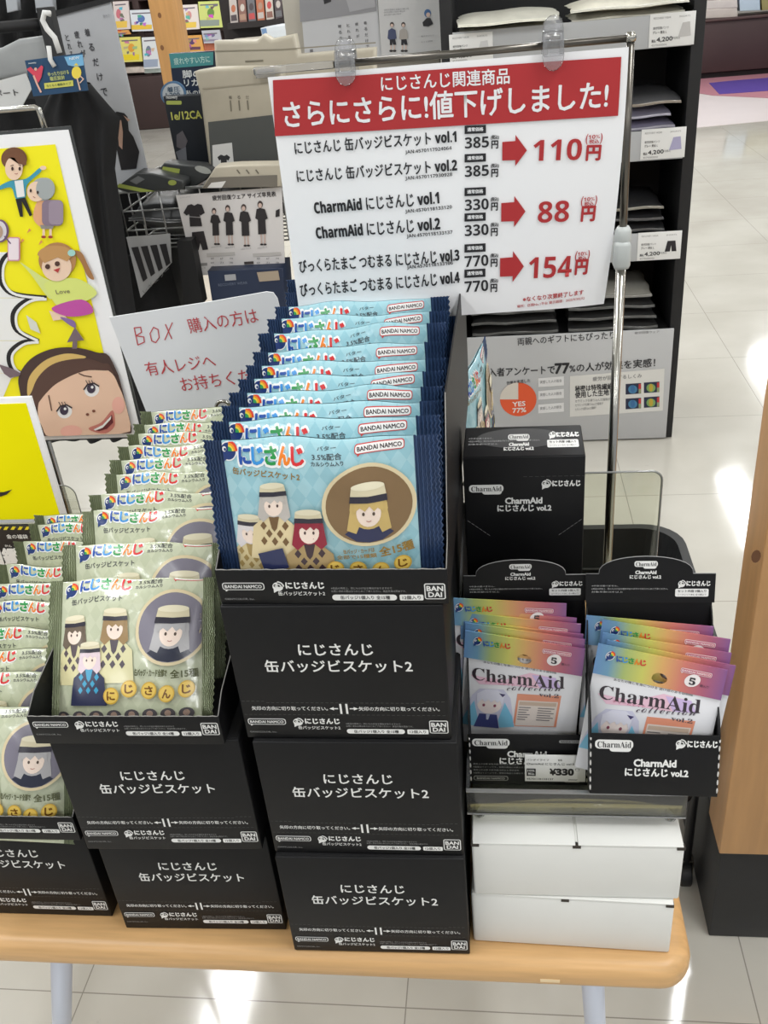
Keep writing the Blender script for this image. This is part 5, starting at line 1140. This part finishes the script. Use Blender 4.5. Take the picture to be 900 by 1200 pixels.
# upright packages
def nav(A):
    A.poly([(198, 63), (250, 61), (250, 76), (201, 80)], (74, 148, 150), 1); A.text('疲れやすい方に', 204, 72, 246, 69, (190, 222, 214), 8, 0.02, 2); A.text('脚の', 214, 87, 236, 86, (226, 228, 226), 9, 0.03, 1); A.text('リカバリー', 216, 97, 262, 95, (226, 228, 226), 8, 0.03, 1); A.text('私の時', 218, 109, 240, 108, (226, 228, 226), 6, 0.02, 1)
slab('supporter_package', 'navy leg supporter package with teal header behind the beige bags', 'package', [(198, 63), (252, 60), (256, 160), (214, 190), (206, 130)], 2.52, 0.03, mat((28, 40, 62), 0.4), 'pouch', nav, None, 0.002)
def d12(A):
    A.rrect(195, 118, 213, 122.5, 1.5, (170, 180, 90), 1); A.text('recovery', 195, 115, 208, 114.5, (220, 222, 220), 4, 0.02, 1); A.text('1e/12CA', 201, 136, 236, 134, (196, 196, 96), 9, 0.03, 1)
    A.poly([(207, 158), (214, 153), (220, 165), (216, 176), (207, 172)], (92, 88, 92), 1); A.poly([(206, 178), (218, 172), (220, 198), (214, 200)], (104, 106, 112), 1)
slab('supporter_package', 'black supporter package with yellow letters beside the beige bags', 'package', [(191, 113), (236, 111), (248, 200), (210, 205)], 2.42, 0.03, mat((30, 34, 40), 0.4), 'pouch', d12, None, 0.002)
slab('round_badge', 'round white and blue badge card behind the black supporter package', 'card', [(203+15*math.cos(k*PI/14), 110+15*math.sin(k*PI/14)) for k in range(28)], 2.46, 0.003, mat((92, 128, 164), 0.5), 'card', lambda A: (A.ell(203, 110, 12.5, 12.5, (204, 210, 214), 1), A.text('着圧', 196, 105, 211, 104, (80, 100, 120), 6, 0.02, 2), A.text('1,200', 195, 112, 211, 111, (80, 100, 120), 6, 0.03, 2)))
def bb(A): A.line([(252, 60), (330, 58), (440, 50)], 1.5, (150, 143, 126), 1); A.line([(288, 72), (308, 71)], 2, (130, 124, 108), 1)
slab('clothes_bag', 'tall beige bag at the back with folded top edge', 'bag', [(250, 48), (300, 47), (308, 40), (318, 46), (345, 40), (350, 64), (440, 56), (440, 226), (262, 240)], 2.50, 0.05, beige, 'pouch', bb, None, 0.01)
def fb(A):
    A.poly([(244, 143), (325, 134), (326, 196), (248, 200)], (78, 80, 78), 1); A.line([(238, 104), (324, 96)], 1.6, (158, 150, 132), 1)
    for k, x in enumerate((268, 278, 288)): A.text('着るだけで'[k], x, 114, x+4, 114, (104, 98, 88), 4, 0, 1); A.line([(x+2, 118), (x+3, 130-k)], 1.6, (120, 114, 100), 1)
    A.poly([(249, 170), (272, 167), (275, 200), (250, 202)], (214, 213, 210), 2); A.poly([(255, 184), (259, 181), (263, 182.5), (266, 181), (270, 184), (268, 188), (266, 187), (266, 196), (259, 196), (259, 187), (257, 188)], (44, 44, 46), 3)
slab('clothes_bag', 'beige bag with dark window and small shirt card in front of the tall one', 'bag', [(227, 84), (250, 80), (330, 78), (331, 205), (246, 207), (234, 110)], 2.36, 0.06, bag2, 'pouch', fb, None, 0.008)
slab('bag_hook', 'clear plastic hook holding the beige bag left of the sign', 'hook', [(299, 84), (303, 81), (321, 79), (321, 84), (304, 86), (303, 88), (322, 86), (322, 91), (300, 92)], 2.345, 0.008, CLIPM, 'hook', None, None, 0.001)
def chart(A):
    K = (44, 40, 42); A.zm(130, 180, 4.5)
    A.text('疲労回復ウェア サイズ早見表', 535, 234, 870, 212, K, 26, 0.02)
    A.text('BAKUNE', 365, 232, 420, 226, (190, 190, 190), 8)
    A.poly([(405, 272), (425, 266), (440, 274), (458, 264), (480, 270), (496, 312), (472, 326), (466, 318), (472, 334), (416, 330), (412, 318), (400, 326), (383, 312)], K, 1); A.poly([(414, 334), (474, 338), (482, 382), (418, 384)], K, 1); A.poly([(428, 414), (490, 408), (514, 505), (484, 508), (472, 470), (464, 508), (432, 510)], K, 1)
    for x, y0, s, short in ((552, 292, 0.92, 1), (624, 278, 1.0, 0), (708, 274, 1.05, 0), (795, 258, 1.1, 0)):
        A.ell(x-8, y0+10, 13*s, 18*s, (70, 56, 54), 1, 14); A.ell(x-8, y0+15, 9*s, 12*s, (214, 188, 176), 2, 12)
        A.poly([(x-24*s, y0+34), (x-8, y0+28), (x+16*s, y0+34), (x+30*s, y0+75*s), (x+18*s, y0+82*s), (x+22*s, y0+150*s), (x-16*s, y0+152*s), (x-18*s, y0+82*s), (x-30*s, y0+75*s)], K, 2)
        for d in (-2, 14): A.line([(x+d*s, y0+150*s), (x+d*s+2, y0+195*s)], 8, (206, 182, 172), 1); A.ell(x+d*s+3, y0+200*s, 9, 5, K, 2, 10)
        A.text('160cm Lサイズ', x-22, y0+218*s, x+30, y0+214*s, (130, 130, 130), 8)
    A.poly([(870, 300), (890, 290), (890, 330), (868, 335)], K, 1)
    for x in (505, 748):
        A.poly([(x, 526), (x+148, 518), (x+150, 536), (x+2, 544)], (196, 192, 188), 1)
        for r in range(3):
            for c in range(3): A.text('%d' % (60+r*4+c*7), x+22+c*50, 553+r*22, x+38+c*50, 552+r*22, (120, 118, 118), 9)
    A.poly([(458, 578), (508, 575), (509, 590), (460, 593)], (150, 148, 146), 1); A.poly([(702, 570), (752, 567), (753, 581), (704, 584)], (72, 64, 62), 1); A.text('レディース', 440, 606, 500, 602, (130, 130, 130), 8); A.text('メンズ', 680, 596, 730, 593, (130, 130, 130), 8)
    A.zm(0, 0, 1)
slab('size_chart', 'white clothing size chart with black outfits left of the price sign', 'sign', [(206, 229), (330, 219), (334, 318), (228, 323)], BY-0.0065, 0.004, mat((222, 218, 216), 0.5), 'board', chart)
def pants(A):
    for k in range(4): A.poly([(154+k*11, 290-k*1.2), (162+k*11, 289-k*1.2), (173+k*9, 326-k*6), (168+k*9, 330-k*6)], (46, 44, 46), 1)
    A.text('レギュラー', 168, 342, 198, 314, (130, 130, 130), 4)
slab('trouser_chart', 'small pale chart of black trousers under the wire basket', 'sign', [(148, 278), (199, 274), (201, 308), (165, 349)], BY-0.0065, 0.004, mat((176, 176, 176), 0.5), 'board', pants)
slab('rack_upright', 'black slotted rack upright below the wire basket', 'post', [(207, 283), (224, 282), (238, 356), (216, 358)], 2.2, 0.04, bl, 'post')
slab('clothes_package', 'black package behind the small trouser chart', 'package', [(150, 300), (192, 284), (214, 366), (150, 380)], 2.3, 0.1, blk, 'pouch', None, None, 0.004)
slab('navy_box', 'navy box with pale labels under the size chart', 'box', [(243, 318), (331, 314), (336, 372), (252, 376)], 2.2, 0.10, mat((36, 48, 74), 0.45), 'carton', lambda A: (A.poly([(263, 322), (276, 321), (277, 328), (264, 329)], (170, 172, 176), 1), A.poly([(301, 319), (326, 317), (328, 328), (304, 330)], (176, 160, 140), 1), A.text('RECOVERY WEAR', 256, 334, 290, 331, (110, 120, 140), 3)), None, 0.002)

# two white boards left of the shelf unit
def pa(A):
    A.poly([(350, -20), (440, -20), (441, 13), (352, 26)], (150, 150, 154), 1); A.poly([(376, -20), (392, -20), (388, 2), (380, 5)], (44, 42, 46), 2); A.poly([(400, -20), (438, -20), (440, 8), (410, 14)], (172, 172, 176), 2)
    K = (60, 60, 64); A.zm(300, 0, 5.0)
    for x, s, y in ((640, '着るだけで', 135), (590, '疲れが', 142), (540, 'とれる服を', 150), (490, '贈ろう', 155)):
        for k, c in enumerate(s): A.text(c, x-9+k*3.5, y+k*35, x+9+k*3.5, y-2+k*35, K, 18, 0.01, 2)
    A.poly([(316, 290), (334, 288), (336, 316), (318, 318)], (120, 120, 124), 2); A.zm(0, 0, 1)
slab('gift_poster', 'pale poster with photo above and vertical writing behind the left clip', 'poster', [(350, -22), (440, -26), (447, 66), (358, 74)], 3.3, 0.006, mat((204, 205, 208), 0.5), 'board', pa)
def pb(A):
    A.zm(440, 0, 4.5); K = (60, 62, 70)
    for k, y in enumerate((45, 58, 72)): A.text('疲労を回復する設計の着心地', 45, y+8, 175-20*k, y, (150, 150, 154), 9)
    for x, c in ((90, (72, 80, 112)), (150, (176, 170, 164))):
        A.ell(x-3, 130, 11, 14, (60, 50, 50), 1, 14); A.ell(x-3, 134, 8, 9, (222, 196, 182), 2, 12); A.poly([(x-22, 160), (x-4, 148), (x+16, 158), (x+22, 200), (x+14, 208), (x-16, 210), (x-26, 202)], c, 2); A.poly([(x-14, 208), (x+14, 206), (x+20, 236), (x+4, 236), (x, 222), (x-2, 238), (x-14, 238)], (40, 40, 46), 2)
        for d in (-8, 10): A.line([(x+d, 236), (x+d+1, 260)], 6, (216, 190, 176), 1); A.ell(x+d+1, 268, 10, 6, (50, 48, 50), 2, 10)
    A.ell(275, 70, 18, 22, (70, 110, 160), 1, 16); A.ell(278, 78, 11, 13, (222, 196, 182), 2, 12); A.poly([(248, 118), (270, 95), (290, 95), (304, 125), (280, 140), (252, 138)], (46, 46, 50), 2)
    A.text('着るだけケア', 240, 192, 310, 186, (150, 150, 154), 8); A.text('サイズ展開', 240, 222, 300, 216, (150, 150, 154), 8)
    A.zm(0, 0, 1)
slab('outfit_poster', 'white poster with small outfit drawings beside the black shelf upright', 'poster', [(441, -26), (512, -30), (522, 58), (447, 66)], 3.28, 0.006, mat((210, 210, 210), 0.5), 'board', pb)
g = MB(); t = thing('poster_stand', 'beige upright carrying the pale posters left of the shelf unit', 'panel', (-0.45, 3.4, 0))
a = onY(352, 60, 3.4); b = onY(516, 60, 3.4); g = MB(t.location); g.box((a.x-0.03, 3.34, 0.002), (b.x, 3.40, 1.9), mat((178, 172, 160), 0.6, noise=0.04, nscale=8), 0.003); g.build('panel', t)

# ------------------------------------------------------------------ far end of the store
pw = mat((188, 140, 84), 0.5, noise=0.14, nscale=3, stretch=(10, 10, 0.8))
PYY = 6.4; a = onY(173, 0, PYY); b = onY(201, 0, PYY); c_ = onY(215, 0, PYY)
t = thing('wooden_post', 'square wooden post standing before the far magazine shelf', 'post', ((a.x+b.x)/2, PYY, 0))
g = MB(t.location); g.box((a.x, PYY, 0.002), (b.x, PYY+0.22, 3.19), pw, 0.004); g.build('post', t)
for x, y in ((187, 18), (190, 56)):
    g = MB(t.location); q = onY(x, y, PYY); g.prism([(q.x+0.012*math.cos(k*PI/6), q.z+0.016*math.sin(k*PI/6)) for k in range(12)], 'y', PYY-0.0006, PYY, mat((120, 78, 44), 0.5))
    g.build('knot', t, 'dark knot')
MY = 12.6; dk = mat((62, 44, 42), 0.6, noise=0.1, nscale=4)
A0 = onY(60, 90, MY); A1 = onY(264, 80, MY)
t = thing('magazine_shelf', 'dark brown magazine shelf far behind the wooden post', 'shelf', ((A0.x+A1.x)/2, MY, 0))
g = MB(t.location); g.box((A0.x, MY, 0.002), (A1.x+0.3, MY+0.5, onY(170, 90, MY).z), dk, 0.01); g.build('base_cabinet', t)
for yy, sx in ((88, 0), (38, 0), (-6, 0), (64, 1)):
    z = onY(170 if not sx else 230, yy, MY).z; g = MB(t.location); g.box((A0.x if not sx else onY(206, yy, MY).x, MY+0.05, z-0.06), (A1.x+0.3, MY+0.5, z), dk, 0.004); g.build('shelf_board', t)
for xx in (40, 166, 256):
    p = onY(xx, 50, MY); g = MB(t.location); g.box((p.x-0.04, MY+0.04, 0.5), (p.x+0.04, MY+0.5, 2.4), dk, 0.004); g.build('upright', t)
g = MB(t.location); g.box((A0.x, MY+0.48, 0.5), (A1.x+0.3, MY+0.5, 2.4), mat((96, 78, 70), 0.7)); g.build('back_panel', t)
mags = [(132, 2, 150, 34, (228, 214, 210), 'pinkish white'), (152, 12, 179, 36, (224, 228, 234), 'white and blue'), (140, 44, 164, 72, (232, 220, 120), 'white and yellow'), (166, 44, 186, 80, (226, 228, 230), 'pale grey'), (212, 6, 231, 34, (238, 226, 220), 'cream'), (232, 2, 258, 32, (214, 222, 130), 'lime green'), (134, 36, 150, 40, (226, 160, 90), 'orange'), (214, 42, 236, 60, (232, 170, 90), 'orange pictured'), (236, 36, 257, 50, (196, 196, 204), 'grey lavender')]
for i, (xa, ya, xb, yb, c, nm) in enumerate(mags):
    xm = (xa+xb)/2
    def art(A, xa=xa, ya=ya, xb=xb, yb=yb, c=c, i=i):
        A.poly([(xa+2, ya+(yb-ya)*0.72), (xb-1, ya+(yb-ya)*0.70), (xb-1, yb-2), (xa+2.5, yb-1)], [(240, 200, 90), (238, 196, 70), (240, 214, 40), (160, 170, 190), (244, 206, 90), (150, 160, 150), (200, 90, 60), (110, 70, 90), (150, 140, 160)][i], 1)
        A.ell(xm+2*(i % 3-1), (ya+yb)/2-2, (xb-xa)*0.16, (yb-ya)*0.18, [(210, 120, 130), (90, 120, 180), (230, 160, 60), (120, 130, 150), (220, 150, 150), (110, 150, 70), (230, 90, 60), (90, 60, 110), (120, 110, 150)][i], 1, 14)
        rr = random.Random(i)
        for k in range(5):
            x_, y_ = rr.uniform(xa+3, xb-8), rr.uniform(ya+3, ya+(yb-ya)*0.65); A.poly([(x_, y_), (x_+rr.uniform(2, 6), y_-0.5), (x_+rr.uniform(2, 6), y_+rr.uniform(1, 5)), (x_+0.4, y_+3)], (rr.randint(80, 230), rr.randint(80, 200), rr.randint(90, 210)), 1)
        A.line([(xa+3, ya+4), (xb-3, ya+3)], 1.4, (120, 110, 120), 1)
    slab('magazine', '%s magazine facing out on the far shelf %s the wooden post' % (nm, 'left of' if xm < 190 else 'right of'), 'magazine', [(xa, ya), (xb, ya-1), (xb+3, yb), (xa+3, yb+1)], MY-0.02+0.01*(i % 2), 0.03, mat(c, 0.5), 'cover', art, 'magazines on the far shelf')
for i, (xa, xb, y, c) in enumerate(((146, 170, 84, (214, 200, 190)), (168, 188, 84, (196, 206, 200)), (214, 232, 62, (238, 200, 130)), (228, 254, 56, (206, 120, 90)))):
    slab('magazine_pile', ['low pile of pale magazines left of the post', 'low pile of greenish magazines touching the post', 'bright pile of magazines right of the post', 'reddish pile of magazines right of the post'][i], 'magazines', [(xa, y-5), (xb, y-6), (xb+1, 85 if y > 70 else 61), (xa+1, 86 if y > 70 else 62)], MY+0.02, 0.2, mat(c, 0.6, noise=0.4, nscale=9), 'pile', None, None, 0.01)
RY = 9.5; a = onY(262, 60, RY); b = onY(356, 20, RY)
t = thing('magazine_rack', 'dark rack of tilted magazines far behind the beige bags', 'rack', ((a.x+b.x)/2, RY, 0))
g = MB(t.location); g.box((a.x, RY+0.1, 0.002), (b.x, RY+0.5, 2.2), mat((44, 38, 38), 0.7), 0.005); g.build('frame', t)
for y0_, y1_ in ((30, 18), (66, 52)):
    p = onY(268, y0_, RY); q = onY(356, y0_-9, RY); g = MB(t.location); g.box((p.x, RY-0.05, p.z-0.03), (q.x, RY+0.1, p.z+0.02), mat((44, 38, 38), 0.6)); g.build('tray', t)
cm = [(206, 196, 190), (150, 110, 100), (120, 120, 124), (196, 120, 90), (216, 206, 196), (90, 80, 84), (186, 150, 130), (206, 90, 90)]
for i in range(8):
    x = 268+i*10.5; y = 4-(i*1.0)
    slab('magazine', 'small tilted magazine in the dark rack, %s from the left' % ['first', 'second', 'third', 'fourth', 'fifth', 'sixth', 'seventh', 'eighth'][i], 'magazine', [(x, y-6), (x+8.6, y-7), (x+11, y+23-i*0.3), (x+2.4, y+25-i*0.3)], RY-0.02, 0.03, mat(cm[i], 0.5), 'cover', lambda A, x=x, y=y, i=i: (A.ell(x+5.5, y+6, 2.6, 4.5, cm[(i+3) % 8], 1, 12), A.poly([(x+2.5, y+14), (x+9, y+13), (x+10, y+20), (x+3, y+21)], cm[(i+5) % 8], 1)), 'magazines in the dark rack')
slab('white_box', 'small white and blue box on the low counter by the dark rack', 'box', [(305, 33), (322, 30), (348, 28), (350, 42), (308, 46)], 8.6, 0.3, mat((206, 212, 218), 0.5), 'carton', lambda A: A.poly([(306, 34), (312, 33), (314, 44), (309, 45)], (110, 140, 180), 1), None, 0.01)
a = onY(262, 44, 8.8); b = onY(360, 40, 8.8)
t = thing('low_counter', 'low cream counter in front of the dark magazine rack', 'counter', ((a.x+b.x)/2, 8.8, 0)); g = MB(t.location); g.box((a.x, 8.5, 0.002), (b.x, 9.2, onY(310, 46, 8.6).z), mat((206, 200, 186), 0.5, noise=0.04, nscale=5), 0.01); g.build('body', t)
# brown counter at the right
CY = 13.3; zt = onY(860, 20, CY).z; a = onY(800, 60, CY)
t = thing('brown_counter', 'dark brown counter across the far floor at the right', 'counter', (4.5, CY, 0))
g = MB(t.location); g.box((a.x, CY, 0.07), (8.8, CY+0.6, zt-0.03), mat((66, 46, 46), 0.6, noise=0.08, nscale=3), 0.006); g.build('body', t)
g = MB(t.location); g.box((a.x, CY+0.04, 0.002), (8.8, CY+0.55, 0.07), mat((30, 24, 26), 0.8)); g.build('kick_base', t)
g = MB(t.location); g.box((a.x-0.02, CY-0.03, zt-0.03), (8.8, CY+0.6, zt), mat((80, 58, 56), 0.5, noise=0.08, nscale=3), 0.006); g.build('top', t)
for k, (y0_, y1_, c) in enumerate(((11, 21, (206, 196, 188)), (1, 10, (216, 208, 202)), (-10, 0, (200, 190, 184)))):
    slab('clear_case', 'pale shrink-wrapped stack on the brown counter, %s layer' % ['lowest', 'middle', 'top'][k], 'stack', [(826, y0_), (864, y0_-2), (865, y1_-1), (826, y1_+1)], CY+0.05, 0.4, mat(c, 0.25, noise=0.1, nscale=6), 'wrap', None, 'shrink-wrapped stacks on the brown counter', 0.012)
slab('storage_box', 'light blue box on the brown counter right of the wrapped stacks', 'box', [(866, -14), (890, -15), (891, 12), (867, 13)], CY+0.08, 0.3, mat((196, 214, 228), 0.5), 'carton', None, None, 0.006)
slab('storage_box', 'olive box on the brown counter at the right edge of the photo', 'box', [(892, -16), (940, -18), (940, 9), (893, 12)], CY+0.08, 0.3, mat((158, 148, 96), 0.5), 'carton', None, None, 0.006)
